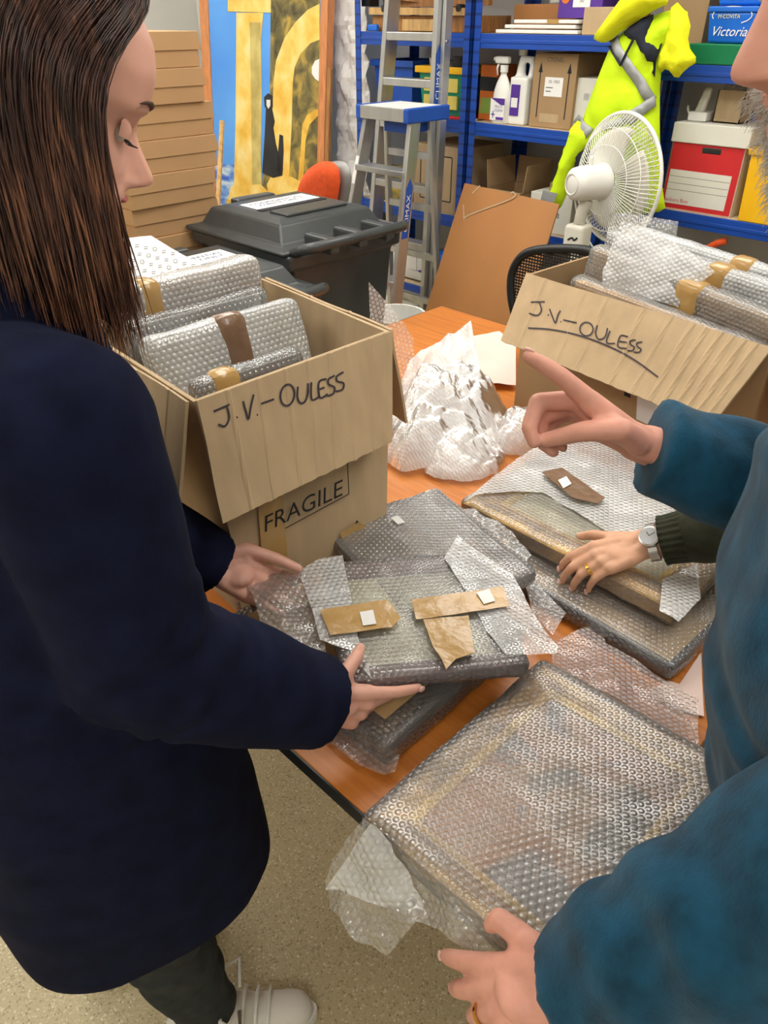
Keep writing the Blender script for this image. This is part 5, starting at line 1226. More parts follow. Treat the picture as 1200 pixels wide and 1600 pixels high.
# ================================================================ large picture in the man's hand
Lm = slabM((-.246,.568,TZ+.028), (1,0,.05), (0,1,-.03))
lp = wrapped('wrapped_picture', 'large bubble wrapped gold framed picture gripped by the man in teal', Lm, .305, .385, .026, 'gold', 'picture_art', .036, 'bubble_wrap', slip='gold_bright', seed=16, pad=.008, amp=.002, group='bubble wrapped pictures on and over the table')
film('wrap_tail', [(578,1276),(545,1310),(500,1384),(512,1420),(530,1432),(560,1470),(600,1497),(625,1470),(650,1440),(690,1455),(735,1482),(765,1488),(775,1462),(700,1385),(640,1330)], (-.32,.355,.742), (0,-.75,.45), 'bubble_wrap', .007, .014, 16, lp, seed=5)
film('wrap_tail', [(580,1285),(548,1330),(510,1388),(560,1400),(620,1420),(665,1430),(640,1375),(610,1320)], (-.32,.349,.742), (.2,-.75,.45), 'bubble_white', .007, .012, 18, lp, seed=8)
# ================================================================ people
def interp(tab, z):
    if z <= tab[0][0]: return tab[0][1]
    for (a, p), (b, q) in zip(tab, tab[1:]):
        if z <= b:
            t = (z-a)/(b-a); return p+(q-p)*t
    return tab[-1][1]
def smooth_tab(tab):
    zs = [a for a, _ in tab]; out = []
    n = 80
    for i in range(n+1):
        z = zs[0]+(zs[-1]-zs[0])*i/n; s = 0; w = 0
        for k in range(-4, 5):
            g = math.exp(-(k/2.2)**2); s += g*interp(tab, z+k*.0022); w += g
        out.append((z, s/w))
    return out
def head_geo(s=1.0, male=False, nose=1.0):
    # local: x forward, y left, z up; origin between the ears at eye level
    ff = smooth_tab([(-.20,.005),(-.15,.015),(-.125,.035),(-.113,.070),(-.10,.086),(-.088,.085),(-.079,.086),(-.073,.092),(-.066,.089),(-.062,.086),(-.057,.092),(-.051,.092),(-.045,.086),(-.03,.086),(-.01,.083),(.0,.083),(.012,.088),(.022,.094),(.045,.096),(.07,.088),(.09,.070),(.104,.045),(.112,.0)])
    fbk = smooth_tab([(-.20,-.085),(-.12,-.075),(-.08,-.075),(-.04,-.088),(0,-.098),(.04,-.100),(.07,-.090),(.09,-.072),(.105,-.045),(.112,0)])
    fw = smooth_tab([(-.20,.058),(-.14,.054),(-.115,.050),(-.10,.052),(-.08,.057),(-.05,.064),(-.02,.069),(.02,.074),(.05,.073),(.075,.062),(.095,.044),(.107,.024),(.112,.0)])
    nt = [(-.050,0),(-.047,.006),(-.043,.018),(-.038,.027),(-.034,.0285),(-.029,.026),(-.02,.020),(-.01,.0135),(0,.0075),(.01,.003),(.018,0)]
    nt = smooth_tab(nt)
    nw = [(-.05,.014),(-.043,.0125),(-.034,.0095),(-.02,.0075),(0,.0065),(.02,.008)]
    if male: nw = [(z, w*1.25) for z, w in nw]
    g = G(); rows = 110; cols = 96; vs = []
    for i in range(rows+1):
        z = -.20+.3118*i/rows
        xf, xb, w = interp(ff, z), interp(fbk, z), interp(fw, z); xm = (xf*.35+xb*.65)
        for j in range(cols):
            p = 2*math.pi*j/cols; p = p - .35*math.sin(p)*(1 if math.cos(p) > -.2 else 1)   # more points at the front
            c, sn = math.cos(p), math.sin(p)
            if c > 0: x = xm+(xf-xm)*abs(c)**.72
            else: x = xm-(xm-xb)*abs(c)**.85
            y = w*math.copysign(abs(sn)**.88, sn)
            if c > 0:
                x += nose*interp(nt, z)*math.exp(-(y/interp(nw, z))**2)
                for e in (-1, 1):
                    ye = e*.031
                    x -= .008*math.exp(-((y-ye)/.016)**2-((z-.0)/.011)**2)
                    x += .0045*math.exp(-((y-ye)/.013)**2-((z+.001)/.0075)**2)      # lids over the ball
                    x += .004*math.exp(-((y-e*.03)/.022)**2-((z-.019)/.007)**2)       # brow ridge
                    x += .005*math.exp(-((y-e*.042)/.02)**2-((z+.035)/.018)**2)       # cheek bone
                    x += .006*nose*math.exp(-((y-e*.0125)/.0055)**2-((z+.041)/.006)**2) # nostril wing
                    x -= (.016 if male else .006)*math.exp(-((y-e*(.0095 if male else .0075))/.005)**2-((z+(.0445 if male else .0465))/.0034)**2)    # nostril
                x -= .0035*math.exp(-((z+.0625)/.0022)**2)*(1 if abs(y) < .026 else 0)  # mouth line
            vs.append(Vector((x, y, z))*s)
    fs = [[i*cols+j, i*cols+(j+1)%cols, (i+1)*cols+(j+1)%cols, (i+1)*cols+j] for i in range(rows) for j in range(cols)]
    fs += [list(range(cols))[::-1], [rows*cols+j for j in range(cols)]]
    g.add(vs, fs)
    for e in (-1, 1):                    # ears
        for (cx, cz, a, b, t) in ((-.012,-.012,.016,.030,.007),(-.010,-.034,.010,.013,.007)):
            g.ell(Vector((cx, e*.072, cz))*s, (a*s, t*s, b*s))
    return g
def headM(center, fwd, pitch):           # head placed at center, facing fwd, pitched down
    f = fwd.normalized(); l = UPZ.cross(f); hf = f*math.cos(pitch)-UPZ*math.sin(pitch); hu = hf.cross(l)
    m = Matrix.Identity(4)
    for i in range(3): m[i][0] = hf[i]; m[i][1] = l[i]; m[i][2] = hu[i]; m[i][3] = center[i]
    return m
FB = {'index': (.088,.027), 'middle': (.092,.008), 'ring': (.087,-.011), 'little': (.078,-.029)}
FL = {'index': (.043,.026,.022), 'middle': (.047,.030,.023), 'ring': (.043,.028,.022), 'little': (.034,.021,.020)}
FR = {'index': (.0098,.0086,.0078), 'middle': (.0100,.0088,.0078), 'ring': (.0095,.0083,.0074), 'little': (.0084,.0073,.0064)}
def hand(wrist, d, n, right, size, curl, tip, spread=4.0, arm=None, thumb_bend=.012, voxel=.0026, fat=1.0):
    # one continuous hand; curl = finger -> (mcp, pip, dip) degrees; tip = thumb tip in the room
    d = d.normalized(); n = (n - d*n.dot(d)).normalized(); s = (n.cross(d) if right else d.cross(n)); J = {}; gs = []
    A = lambda a, b, c: wrist + (d*a + s*b + n*c)*size
    rt = lambda v, ax, ang: Quaternion(ax, R(ang)) @ v
    for k, (nm, (L, off)) in enumerate(FB.items()):
        base = A(L, off, .0); side = (1-k)*spread + (2 if k == 0 else 0)
        dd = rt(d, n, side if right else -side) if True else d
        if (dd - d).dot(s)*(off) < 0: dd = rt(d, n, -side if right else side)
        ax = n.cross(dd).normalized()
        if rt(dd, ax, 10).dot(n) > dd.dot(n): ax = -ax
        pts = [base]; ang = 0; cur = base
        for q in range(3):
            ang += curl[nm][q]; v = rt(dd, ax, ang); cur = cur + v*FL[nm][q]*size; pts.append(cur)
        J[nm] = pts; J[nm+'_n'] = rt(n, ax, ang); J[nm+'_d'] = v
        r = [x*size*fat for x in FR[nm]]
        gs += [G().cone(pts[0], r[0]*1.05, pts[1], r[1]*1.06, 14), G().cone(pts[1], r[1]*1.06, pts[2], r[2]*1.05, 14), G().cone(pts[2], r[2]*1.02, pts[3]-v*.006*size, r[2]*.84, 14)]
        gs.append(G().cone(A(.012, off*.62, -.002), .0135*size, base, .0118*size, 14))
        gs.append(G().cone(A(.030, off*.75, -.006), .0125*size, base-n*.004*size, .0105*size, 14))
    tb = A(.012, .022, -.008); tj = A(.046, .044, -.014)
    dist = (tip-tj); mid = tj + dist*.56 + (s*.5+n*.3).normalized()*thumb_bend*size
    gs += [G().cone(tb, .0155*size, tj, .0125*size, 14), G().cone(tj, .0122*size*fat, mid, .0105*size*fat, 14), G().cone(mid, .0105*size*fat, tip, .0080*size*fat, 14), G().cone(A(.06,.02,-.006), .012*size, tj, .011*size, 14)]
    J['thumb'] = [tb, tj, mid, tip]
    gs += [G().ell(A(.05,0,-.004), (.030*size,.030*size,.017*size), None)]
    gs += [G().cone(A(.0,.014,0), .017*size, A(.03,.014,-.004), .016*size), G().cone(A(.0,-.012,0), .017*size, A(.04,-.016,-.004), .016*size)]
    if arm is not None:
        ad = (arm-wrist).normalized()
        gs += [G().cone(wrist+s*.010*size, .0205*size, wrist+ad*.10+s*.010*size, .026*size), G().cone(wrist-s*.010*size, .0205*size, wrist+ad*.10-s*.010*size, .026*size), G().cone(wrist+ad*.1, .032*size, arm, .042*size)]
    J['g'] = fused(gs, voxel, 5, .5); J['s'] = s; J['n'] = n; J['d'] = d
    return J
def nails(J, parent, names, size, m='nail'):
    for nm in names:
        if nm == 'thumb':
            t0, t1 = J['thumb'][2], J['thumb'][3]; dd = (t1-t0).normalized(); nn = (J['n']*.7+J['s']*.7); nn = (nn-dd*nn.dot(dd)).normalized(); r = .0082*size
        else:
            p = J[nm]; dd = J[nm+'_d'].normalized(); nn = J[nm+'_n'].normalized(); t1 = p[3]; r = .0072*size
        c = t1 - dd*.004*size + nn*r*.74
        b = dd.cross(nn); Mx = Matrix((dd, b, nn)).transposed()
        obj('fingernail', G().ell(c, (.0065*size,.0056*size,.0022*size), Mx, 10, 6), m, parent, smooth=True)
def section(c, ax, ay, rx, ry, z, n=40, p=.85):
    return [Vector((c[0], c[1], z)) + ax*(math.copysign(abs(math.cos(2*math.pi*k/n))**p, math.cos(2*math.pi*k/n))*rx) + ay*(math.copysign(abs(math.sin(2*math.pi*k/n))**p, math.sin(2*math.pi*k/n))*ry) for k in range(n)]
def ring_on(p, q, r, parent, tilt=None):
    ax = (q-p).normalized(); M4 = frame_at(p.lerp(q, .35), ax.orthogonal(), ax.cross(ax.orthogonal()))
    obj('wedding_ring', G().lathe([(r,-.0022),(r+.0016,-.0022),(r+.0016,.0022),(r,.0022),(r,-.0022)], 24, M4, False), 'gold_ring', parent, smooth=False)
def folds(p, amp, k=1.0): return amp*noise.fractal(Vector((p.x*9*k, p.y*9*k, p.z*5*k)), 1.0, 2.0, 2)

# ---------------------------------------------------------------- the woman in the navy coat
WB = H3(-.405, .67, 0); WF = H3(.82, .57, 0).normalized(); WR = H3(.57, -.82, 0).normalized()
W = lambda f, r, z: WB + WF*f + WR*r + UPZ*z
wo = thing('person', 'woman with long brown hair in a navy coat holding a wrapped picture', 'person', W(0, 0, 0))
eye_r = att(197, 205, .66); whf = H3(.90, .43, 0).normalized(); WS = 1.06
wl = UPZ.cross(whf)
hM0 = headM(Vector((0,0,0)), whf, R(24))
wc = eye_r - (hM0 @ (Vector((.077, -.031, 0))*WS))
hM = headM(wc, whf, R(24))
rs, re = W(.04, .175, 1.315), H3(-.255, .555, 1.045)
rwr = att(480, 1098, .985)
ls, le = W(.05, -.165, 1.315), H3(-.445, .87, 1.06)
lwr = att(328, 882, 1.16)
th_r = onpl(563, 1012, hq2+hn_*.010, hn_)
JR = hand(rwr, H3(.90, .22, -.36), H3(.22, -.95, .10), True, .94, {'index': (4,10,6), 'middle': (30,20,10), 'ring': (44,20,10), 'little': (52,20,10)}, th_r, 3, re)
th_l = onpl(466, 888, hq2+hn_*.008, hn_)
JL = hand(lwr, H3(.86, .10, -.55), H3(-.35, .60, -.70), False, .94, {'index': (4,6,4), 'middle': (4,8,4), 'ring': (4,10,6), 'little': (6,12,6)}, th_l, 3, le, .004)
neck = G().cone(hM @ Vector((-.03,0,-.10)), .055, W(.03, 0, 1.36), .06)
core = fused([neck, G().loft([section(W(.02,0,0), WF, WR, .08, .13, .75), section(W(.02,0,0), WF, WR, .09, .14, 1.0), section(W(.03,0,0), WF, WR, .09, .15, 1.28), section(W(.04,0,0), WF, WR, .05, .06, 1.36)]), G().cone(rs, .05, re, .04), G().cone(ls, .05, le, .04), G().cone(W(0,.08,.85), .08, W(.0,.085,.42), .05), G().cone(W(0,-.08,.85), .08, W(0,-.085,.42), .05)], .012, 3)
bodyg = G().join(head_geo(WS, False, 1.05).tf(hM)); bodyg.join(core).join(JR['g']).join(JL['g'])
obj('body', bodyg, 'skin_woman', wo, smooth=True)
nails(JR, wo, ['thumb', 'index'], .94); nails(JL, wo, ['thumb'], .94)
HL_ = lambda x, y, z: hM @ (Vector((x, y, z))*WS)
for e in (-1, 1):
    obj('eyeball', G().ell(HL_(.0690, e*.031, -.001), .0100*WS), 'eye_white', wo, smooth=True)
    lid = G().grid(14, 6, lambda a, b: (HL_(.0690+.0124*math.cos(R(-88+176*a))*math.cos(R(70-92*b)), e*(.031+.0128*math.sin(R(-88+176*a))*(1.15)), -.001+.0128*math.sin(R(70-92*b))*math.cos(R((-88+176*a)*.5))), (a, b)))
    obj('eyelid', lid, 'skin_woman', wo, smooth=True)
    lash = G()
    for k in range(13):
        a = R(-58+116*k/12); p = HL_(.0690+.0126*math.cos(a)*math.cos(R(-26)), e*(.031+.0128*math.sin(a)*1.15), -.001+.0128*math.sin(R(-26)))
        q = p + (HL_(.0690+.023*math.cos(a), e*(.031+.022*math.sin(a)), -.010)-p)*.75
        lash.tube([p, p.lerp(q,.5)+hM.to_3x3()@Vector((0,0,-.001)), q], [.0007,.0005,.0002], 4)
    obj('eyelashes', lash, 'lash', wo)['kind'] = 'stuff'
    br = []
    for k in range(8):
        y = .014+.034*k/7; br.append(HL_(.0945-.9*(y-.014)**2*14, e*y, .0215+.006*math.sin(k/7*2.6)))
    obj('eyebrow', G().tube(br, [.001,.0026,.0032,.0032,.003,.0026,.002,.0008], 6, True, .6), 'brow', wo, smooth=True)
lipg = G()
for (z0, zz, x0, ry, rz) in ((-.0555,0,.0885,.021,.0048),(-.0705,0,.0875,.019,.0058)): lipg.ell(HL_(x0, 0, z0), (.0075*WS, ry*WS, rz*WS), hM.to_3x3(), 16, 10)
obj('lips', lipg, 'lips', wo, smooth=True)
# coat
secs = [(.425,.015,.205,.165),(.45,.012,.207,.17),(.60,.005,.205,.18),(.80,.0,.185,.19),(.95,.0,.165,.185),(1.08,.005,.145,.18),(1.20,.015,.13,.185),(1.28,.025,.115,.185),(1.335,.035,.095,.155),(1.37,.045,.08,.105),(1.39,.05,.07,.08)]
tors = G().loft([section(W(fc, 0, 0), WF, WR, hf, hr, z, 48, .88) for z, fc, hf, hr in secs])
cuff_r = rwr + JR['d']*.012; cuff_l = lwr + JL['d']*.012
sl = [G().cone(rs, .082, re, .080, 20), G().cone(re, .080, re.lerp(cuff_r, .5), .074, 20), G().cone(re.lerp(cuff_r,.45), .075, cuff_r, .066, 24, True), G().cone(W(.02,.10,1.30), .085, rs, .082, 18),
      G().cone(ls, .078, le, .072, 20), G().cone(le, .072, cuff_l, .052, 22, True), G().cone(W(.02,-.10,1.30), .085, ls, .078, 18)]
def coatdisp(p, n):
    f = folds(p, .006)
    u = (p-re).dot((cuff_r-re).normalized()); v = (p-(re+(cuff_r-re).normalized()*u)).length
    if v < .12 and -.1 < u < .22: f += .004*math.sin(u*70+6*noise.noise(p*14))*math.exp(-((u-.0)/.09)**2)
    return f
coat = fused([tors] + sl, .0075, 6, .5, coatdisp)
ct = obj('coat', coat, 'coat_navy', wo, smooth=True)
col = G().loft([section(W(.055, 0, 0), WF, WR, .085, .10, 1.36, 40), section(W(.05, 0, 0), WF, WR, .082, .088, 1.40, 40), section(W(.05, 0, 0), WF, WR, .078, .080, 1.43, 40)])
obj('collar', fused([col], .008, 4), 'coat_navy', ct, smooth=True)
lap = G().slab([W(.212,-.02,.42), W(.20,.05,.42), W(.145,.045,1.05), W(.155,-.02,1.05)], .006)
# trousers and shoes
for e, s_ in ((1, .085), (-1, -.075)):
    an = H3(-.322, .604, .09) if e > 0 else W(-.06, -.12, .09)
    obj('trouser_leg', fused([G().cone(W(-.01, s_, .60), .085, W(.0, s_, .36), .070, 20), G().cone(W(.0, s_, .36), .070, an+UPZ*.03, .056, 20, True)], .008, 4, .5, lambda p, n: .004*math.sin(p.z*60+6*noise.noise(p*8))), 'jeans', wo, smooth=True)
    dr = H3(.97, .16, 0).normalized() if e > 0 else WF; sdv = UPZ.cross(dr)
    S_ = lambda f, s, z: Vector((an.x, an.y, 0)) + dr*f + sdv*s + UPZ*z
    up_ = fused([G().cone(S_(-.045,0,.05), .038, S_(.06,0,.048), .040), G().cone(S_(.06,0,.046), .040, S_(.155,0,.040), .034), G().cone(S_(.0,0,.07), .043, S_(-.01,0,.115), .046, 18, True), G().cone(S_(.06,0,.05), .042, S_(.0,0,.09), .042)], .006, 4)
    for p in up_.v: p.z = max(p.z, .022)
    sh = obj('shoe', up_, 'sneaker', wo, smooth=True)
    outl = []
    for k in range(32):
        a = 2*math.pi*k/32; outl.append(S_(.055+.142*math.cos(a), .040*math.sin(a)*(1+.12*math.cos(a)), .001))
    obj('sole', G().loft([outl, [p+UPZ*.026 for p in outl]]), 'sole', sh)
    lc = G()
    for k in range(4): lc.tube([S_(.038+.022*k, -.036, .098-.012*k), S_(.042+.022*k, -.018, .118-.013*k), S_(.044+.022*k, 0, .124-.014*k), S_(.046+.022*k, .018, .118-.013*k), S_(.048+.022*k, .036, .098-.012*k)], .0034, 6)
    lc.tube([S_(.035,0,.128), S_(.03,-.045,.150), S_(.065,-.065,.135), S_(.06,-.02,.118)], .0038, 6).tube([S_(.035,0,.128), S_(.03,.04,.152), S_(.062,.062,.14), S_(.06,.02,.118)], .0038, 6)
    obj('lace', lc, 'sole', sh, smooth=True)
    obj('toe_cap', G().grid(14, 6, lambda a, b: (S_(.135+.052*math.sin(R(90*b))*math.cos(R(-80+160*a)), .038*math.sin(R(-80+160*a))*math.sin(R(30+60*b)), .030+.036*math.cos(R(90*b))), (a, b))), 'sneaker', sh, smooth=True)
# hair
rng = random.Random(4)
def hair_path(phi, off, length, sway, n=16):
    # phi: azimuth on the head, 0 = face, negative = her right; from the parting over the skull, then straight down
    pts = []; c = Vector((-.008, 0, .018)); rx, ry, rz = .106+off, .083+off, .112+off
    th_end = 86
    for k in range(12):
        thd = 6+(th_end-6)*k/11; th = R(thd); ps = math.copysign(min(abs(phi), max(14, 14+(abs(phi)-68)*2.1)), phi) if abs(phi) <= 180 else phi
        if phi < -180: ps = -360+min(360+phi, max(14, 14+((360+phi)-68)*2.1))
        u = max(0, min(1, (thd-38)/44)); u = u*u*(3-2*u); a = R(ps+(phi-ps)*u)
        q = c + Vector((rx*math.sin(th)*math.cos(a), ry*math.sin(th)*math.sin(a), rz*math.cos(th)))
        pts.append(hM @ (q*WS))
    d0 = (pts[-1]-pts[-2]).normalized(); cur = pts[-1]; st = length/(n-12)
    out = (pts[-1]-(hM @ (c*WS))); out.z = 0; out.normalize()
    for k in range(n-12):
        t = (k+1)/(n-12); dirv = (d0*(1-t)**2*.25 + Vector((0,0,-1))*(1-(1-t)**2*.5) + out*(.06-.16*t) + sway*t*.5).normalized()
        cur = cur + dirv*st; pts.append(cur)
    for _ in range(6): pts = [pts[0]] + [pts[i]*.5+(pts[i-1]+pts[i+1])*.25 for i in range(1, len(pts)-1)] + [pts[-1]]
    return pts
def tiplen(phi): return .205 + .02*math.cos(R(phi)) + .085*max(0, -math.cos(R(phi)))**1.5
cols_ = 90; rows_ = []
for j in range(cols_+1):
    ph = -72 - (360-144)*j/cols_
    rows_.append(hair_path(ph, .010+.003*math.sin(j*1.7)+.003*math.sin(j*.61), tiplen(ph)-.015+.012*math.sin(j*2.3), Vector((0,0,0)), 30))
shell = G().grid(cols_, 29, lambda a, b: (rows_[int(round(a*cols_))][int(round(b*29))], (a, b)), .012)
hr_ = obj('hair', shell, 'hair_brown', wo, smooth=True)
st = G()
for k in range(2600):
    ph = -69 - (360-138)*rng.random()
    if k % 3 == 0: ph = -68 - 45*rng.random()
    sw = Vector((rng.uniform(-.22,.22), rng.uniform(-.22,.22), 0)) + whf*(.10 if -110 < ph else 0)
    pth = hair_path(ph, .010+rng.uniform(0,.010), tiplen(ph)+rng.uniform(-.05,.022), sw, 22)
    wv = rng.uniform(0,6); pth = [p + (WR*math.sin(wv+i*.55)+WF*math.cos(wv*2+i*.45))*.0022*min(1, i/8) for i, p in enumerate(pth)]
    r0 = rng.uniform(.0005,.0013)
    st.tube(pth, [r0]*18+[r0*.8,r0*.6,r0*.4,r0*.2], 4, False)
o = obj('hair_strands', st, 'hair_brown', hr_, smooth=True); o['kind'] = 'stuff'

# ---------------------------------------------------------------- the man in the teal jumper
mn = thing('person', 'bearded man in a teal jumper pointing and gripping the large wrapped picture', 'person', H3(.62, .46, 0))
mf = H3(-.985, .02, 0).normalized(); MS = 1.10
ntip = att(1137, 128, .43)
mM0 = headM(Vector((0,0,0)), mf, R(20))
mc_ = ntip - (mM0 @ (Vector((.1125, 0, -.036))*MS)); mM = headM(mc_, mf, R(20))
msh_l, mel_l = H3(.43, .24, 1.36), att(1235, 1400, .53)
mwr_l = att(884, 1545, .695)
msh_r, mel_r = H3(.47, .62, 1.38), H3(.55, .69, 1.13)
mwr_r = att(1000, 692, .82)
ln_ = Lm.to_3x3() @ UPZ; lq = Lm @ Vector((0,0,.037))
th_ml = onpl(768, 1445, lq+ln_*.012, ln_)
JML = hand(mwr_l, H3(-.66, .22, -.70), H3(-.62, -.42, .66), False, 1.04, {'index': (10,14,8), 'middle': (16,18,10), 'ring': (20,22,12), 'little': (22,24,12)}, th_ml, 7, mel_l, .012, fat=1.1)
th_mr = mwr_r + H3(-.112, -.022, .015)
JMR = hand(mwr_r, H3(-.80, .12, .48), H3(.28, .55, .78), True, .98, {'index': (-4,6,4), 'middle': (34,66,40), 'ring': (52,74,44), 'little': (58,76,44)}, th_mr, 4, mel_r, .01, fat=1.1)
mb = [(.72,.585,.47,.15,.19),(.85,.54,.47,.16,.20),(1.0,.49,.46,.155,.205),(1.15,.455,.45,.15,.21),(1.28,.44,.44,.13,.21),(1.36,.43,.43,.11,.17),(1.42,.42,.43,.07,.08)]
HX, HY = H3(1,0,0), H3(0,1,0)
core = fused([G().cone(mM @ Vector((-.04,0,-.11)), .06, H3(.44,.44,1.38), .065), G().loft([section(H3(x,y,0), HX, HY, a*.75, b*.75, z) for z, x, y, a, b in mb]), G().cone(msh_l, .055, mel_l, .045), G().cone(msh_r, .055, mel_r, .045), G().cone(H3(.62,.38,.85), .09, H3(.62,.36,.1), .045), G().cone(H3(.62,.56,.85), .09, H3(.62,.58,.1), .045)], .012, 3)
mg_ = G().join(head_geo(MS, True, .92).tf(mM)); mg_.join(core).join(JML['g']).join(JMR['g'])
obj('body', mg_, 'skin_man', mn, smooth=True)
nails(JML, mn, ['thumb', 'index', 'middle', 'ring'], 1.08); nails(JMR, mn, ['index'], 1.06)
ring_on(JML['ring'][0].lerp(JML['ring'][1], .3), JML['ring'][1], .0118, mn)
def knit(p, n): return folds(p, .005) + .004*math.sin(p.z*38+7*noise.noise(p*6))
cl_ = mwr_l + (mel_l-mwr_l).normalized()*.022; cr_ = mwr_r + (mel_r-mwr_r).normalized()*.015
jum = fused([G().loft([section(H3(x,y,0), HX, HY, a, b, z, 44) for z, x, y, a, b in mb]), G().cone(msh_l, .085, mel_l, .078, 20), G().cone(mel_l, .078, cl_, .058, 22, True), G().cone(H3(.45,.32,1.33), .09, msh_l, .085), G().cone(msh_r, .085, mel_r, .070, 20), G().cone(mel_r, .070, cr_, .058, 22, True), G().cone(H3(.45,.55,1.33), .09, msh_r, .085)], .0075, 5, .5, knit)
jo = obj('jumper', jum, 'teal_knit', mn, smooth=True)
obj('collar', fused([G().lathe([(.070,-.02),(.078,.0),(.074,.03)], 28, Matrix.Translation(H3(.43,.435,1.40)))], .008, 3), 'teal_knit', jo, smooth=True)
ML_ = lambda x, y, z: mM @ (Vector((x, y, z))*MS)
for e in (-1, 1):
    obj('eyeball', G().ell(ML_(.0735, e*.031, -.001), .0118*MS), 'eye_white', mn, smooth=True)
    obj('eyebrow', G().tube([ML_(.097-.9*(.034*k/5)**2*14, e*(.014+.034*k/5), .022+.006*math.sin(k/5*2.6)) for k in range(6)], [.002,.004,.0045,.004,.003,.001], 6), 'hair_white', mn, smooth=True)
bd = fused([G().ell(ML_(.060,0,-.104), (.034,.048,.036), mM.to_3x3()), G().ell(ML_(.05,.045,-.085), (.035,.020,.045), mM.to_3x3()), G().ell(ML_(.05,-.045,-.085), (.035,.020,.045), mM.to_3x3()), G().ell(ML_(.080,.018,-.056), (.016,.030,.011), mM.to_3x3()), G().ell(ML_(.080,-.018,-.056), (.016,.030,.011), mM.to_3x3()), G().ell(ML_(.072,0,-.082), (.020,.034,.02), mM.to_3x3()), G().ell(ML_(.045,0,-.145), (.03,.038,.035), mM.to_3x3())], .005, 3)
be = obj('beard', bd, 'beard', mn, smooth=True)
bs = G(); rg = random.Random(9)
for k in range(2600):
    v = rg.choice(bd.v); cd = (v - ML_(.02,0,-.10)).normalized()
    e_ = v + cd*rg.uniform(.002,.007) + Vector((0,0,-rg.uniform(.003,.012))) + Vector((rg.uniform(-.004,.004), rg.uniform(-.004,.004), 0))
    bs.tube([v-cd*.003, v.lerp(e_,.5)+cd*.002, e_], [.0004,.0003,.00012], 3, False)
o = obj('beard_hairs', bs, 'hair_white', be); o['kind'] = 'stuff'
hs = fused([G().ell(ML_(-.02,0,.035), (.095*MS,.082*MS,.092*MS), mM.to_3x3()), G().ell(ML_(-.055,0,-.03), (.05*MS,.072*MS,.06*MS), mM.to_3x3())], .007, 3, .5, lambda p, n: .003*noise.noise(p*60))
obj('hair', hs, 'hair_white', mn, smooth=True)
for y in (.37, .57):
    obj('trouser_leg', fused([G().cone(H3(.61,y,.80), .10, H3(.61,y,.45), .08), G().cone(H3(.61,y,.45), .08, H3(.62,y,.06), .065, 18, True)], .012, 3), 'trousers', mn, smooth=True)
    g = fused([G().cone(H3(.66,y,.045), .042, H3(.48,y,.038), .036)], .008, 3)
    for p in g.v: p.z = max(p.z, .002)
    obj('shoe', g, 'shoe_black', mn, smooth=True)

# ---------------------------------------------------------------- third person, only the arms show
TB = Vector((.30, 1.38, 0)); tf_ = Vector((-1,-.08,0)).normalized(); tr_ = tf_.cross(UPZ)
T3 = lambda f, r, z: TB + tf_*f + tr_*r + UPZ*z
tp = thing('person', 'person in a dark green ribbed jumper with a wristwatch leaning on the gold frame', 'person', TB)
twr = att(1006, 850, 1.262); tel = Vector((-.12,1.18,1.0)); tsl = T3(.06,-.19,1.34); tsr = T3(.06,.19,1.34)
sn_ = S1.to_3x3() @ UPZ
JT = hand(twr, H3(-.90, -.12, -.26), H3(-.20, -.30, .93), False, .92, {'index': (20,30,22), 'middle': (22,32,22), 'ring': (24,34,22), 'little': (26,34,24)}, att(905, 838, 1.36), 3, tel, .004)
ter = T3(.20,.27,1.05); trw = T3(.46,.16,.86)
JT2 = hand(trw, Vector((-.9,-.2,-.3)), Vector((-.3,0,.95)), True, 1.0, {k: (20,25,15) for k in FB}, trw+Vector((-.07,-.06,-.03)), 3, ter, .004, .004)
tsec = [(.80,0,.12,.18),(1.0,.02,.125,.18),(1.2,.04,.125,.195),(1.32,.05,.11,.18),(1.40,.06,.07,.08)]
tM = headM(T3(.12,0,1.60), tf_, R(20))
core = fused([G().cone(tM @ Vector((-.03,0,-.1)), .058, T3(.06,0,1.36), .062), G().loft([section(T3(f,0,0), tf_, tr_, a*.8, b*.8, z) for z, f, a, b in tsec]), G().cone(T3(0,.09,.85), .09, T3(0,.1,.08), .045), G().cone(T3(0,-.09,.85), .09, T3(0,-.1,.08), .045)], .014, 3)
tg = G().join(head_geo(1.06, True).tf(tM)); tg.join(core).join(JT['g']).join(JT2['g'])
obj('body', tg, 'skin_third', tp, smooth=True)
nails(JT, tp, ['index', 'middle', 'ring', 'little'], 1.0)
ring_on(JT['ring'][0].lerp(JT['ring'][1], .35), JT['ring'][1], .0108, tp)
tcu = twr + (tel-twr).normalized()*.030; tcr = trw + (ter-trw).normalized()*.02
tj = fused([G().loft([section(T3(f,0,0), tf_, tr_, a, b, z, 40) for z, f, a, b in tsec]), G().cone(tsl, .08, tel, .066), G().cone(tel, .066, tcu.lerp(tel,.2), .052), G().cone(tsr, .08, ter, .066), G().cone(ter, .066, tcr, .046, 20, True), G().cone(T3(.05,-.1,1.32), .085, tsl, .08), G().cone(T3(.05,.1,1.32), .085, tsr, .08)], .009, 4, .5, lambda p, n: folds(p, .004))
tjo = obj('jumper', tj, 'green_knit', tp, smooth=True)
ca = (tel-twr).normalized(); co = ca.orthogonal().normalized(); cb = ca.cross(co)
rib = []
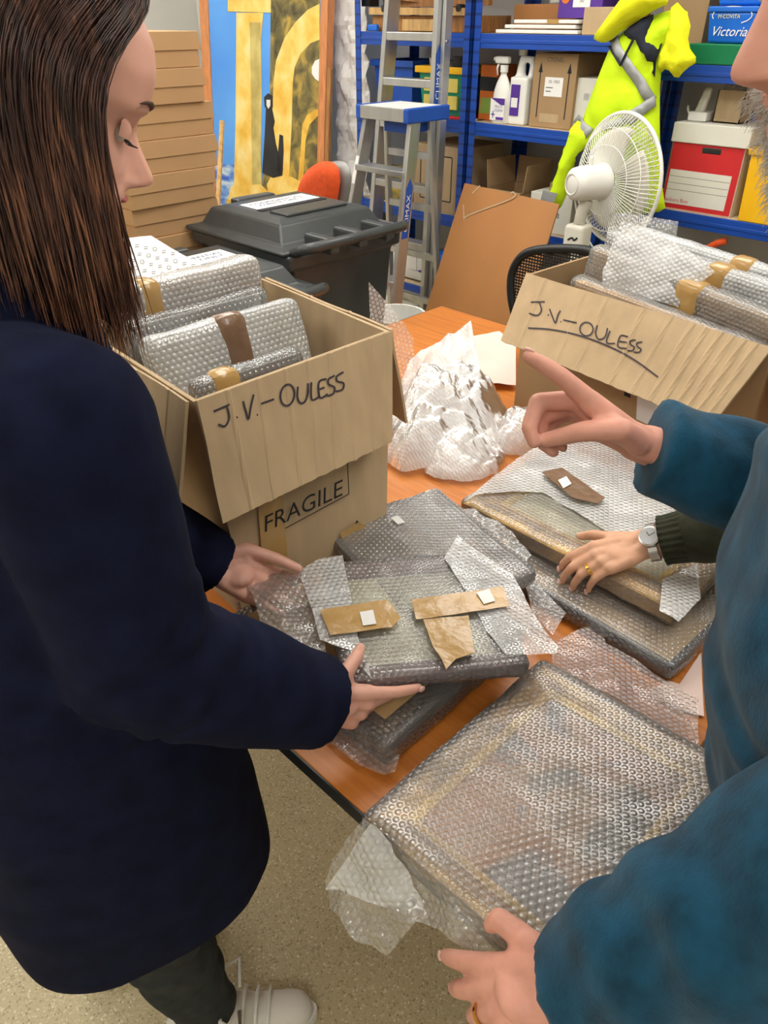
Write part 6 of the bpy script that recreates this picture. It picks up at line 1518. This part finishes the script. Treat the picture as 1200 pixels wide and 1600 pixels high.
for k in range(9):
    u = k/8; c = tcu + ca*(.066*u); rr = .040+.006*u+(.002 if k in (0,8) else 0)
    rib.append([c + (co*math.cos(2*math.pi*j/96)+cb*math.sin(2*math.pi*j/96))*(rr+.0016*math.cos(2*math.pi*j/96*24)) for j in range(96)])
obj('ribbed_cuff', G().loft(rib), 'green_knit', tjo, smooth=True)
wt = thing('wristwatch', 'steel wristwatch on the wrist beside the dark green cuff', 'watch', twr)
wc_ = twr + ca*.016; wn = JT['n']; wn = (wn-ca*wn.dot(ca)).normalized(); ws = ca.cross(wn)
band = G()
for k in range(22):
    a0 = 2*math.pi*k/22; 
    if math.cos(a0) > .86: continue
    c = wc_ + (ws*math.sin(a0)*.0335 + wn*math.cos(a0)*.0245); tn = (ws*math.cos(a0)*.0335 - wn*math.sin(a0)*.0245).normalized(); on = ca.cross(tn)
    lk = G().bar(c-tn*.0042, c+tn*.0042, .0032, .016, ca)
    obj('band_link', lk, 'steel', wt, bevel=.0008)
fcv = (wn*.82+(CAM-wc_).normalized()*.55).normalized(); fcv = (fcv-ca*fcv.dot(ca)).normalized()
fpos = wc_ + fcv*.0275
Mw = frame_at(fpos, ca, fcv.cross(ca))
obj('watch_case', G().lathe([(.0175,-.004),(.0185,0),(.0175,.005),(.015,.0055)], 28, Mw), 'steel', wt, smooth=False)
obj('watch_dial', G().lathe([(.0148,.0054),(.0148,.0058)], 24, Mw), 'dial', wt)
obj('watch_hands', strokes([[(0,0),(.010,.004)],[(0,0),(-.003,.008)]], .0012, lambda x, y: Mw @ Vector((x, y, .0063))), 'black_ink', wt)
hs = fused([G().ell(tM @ Vector((-.02,0,.035)), (.10,.085,.095), tM.to_3x3())], .01, 2); obj('hair', hs, 'brow', tp, smooth=True)
for y in (-.095, .095):
    obj('trouser_leg', fused([G().cone(T3(0,y,.84), .10, T3(0,y,.45), .08), G().cone(T3(0,y,.45), .08, T3(0,y,.06), .065, 18, True)], .014, 3), 'trousers', tp, smooth=True)
    g = fused([G().cone(T3(-.05,y,.045), .042, T3(.13,y,.038), .036)], .008, 3)
    for p in g.v: p.z = max(p.z, .002)
    obj('shoe', g, 'shoe_black', tp, smooth=True)
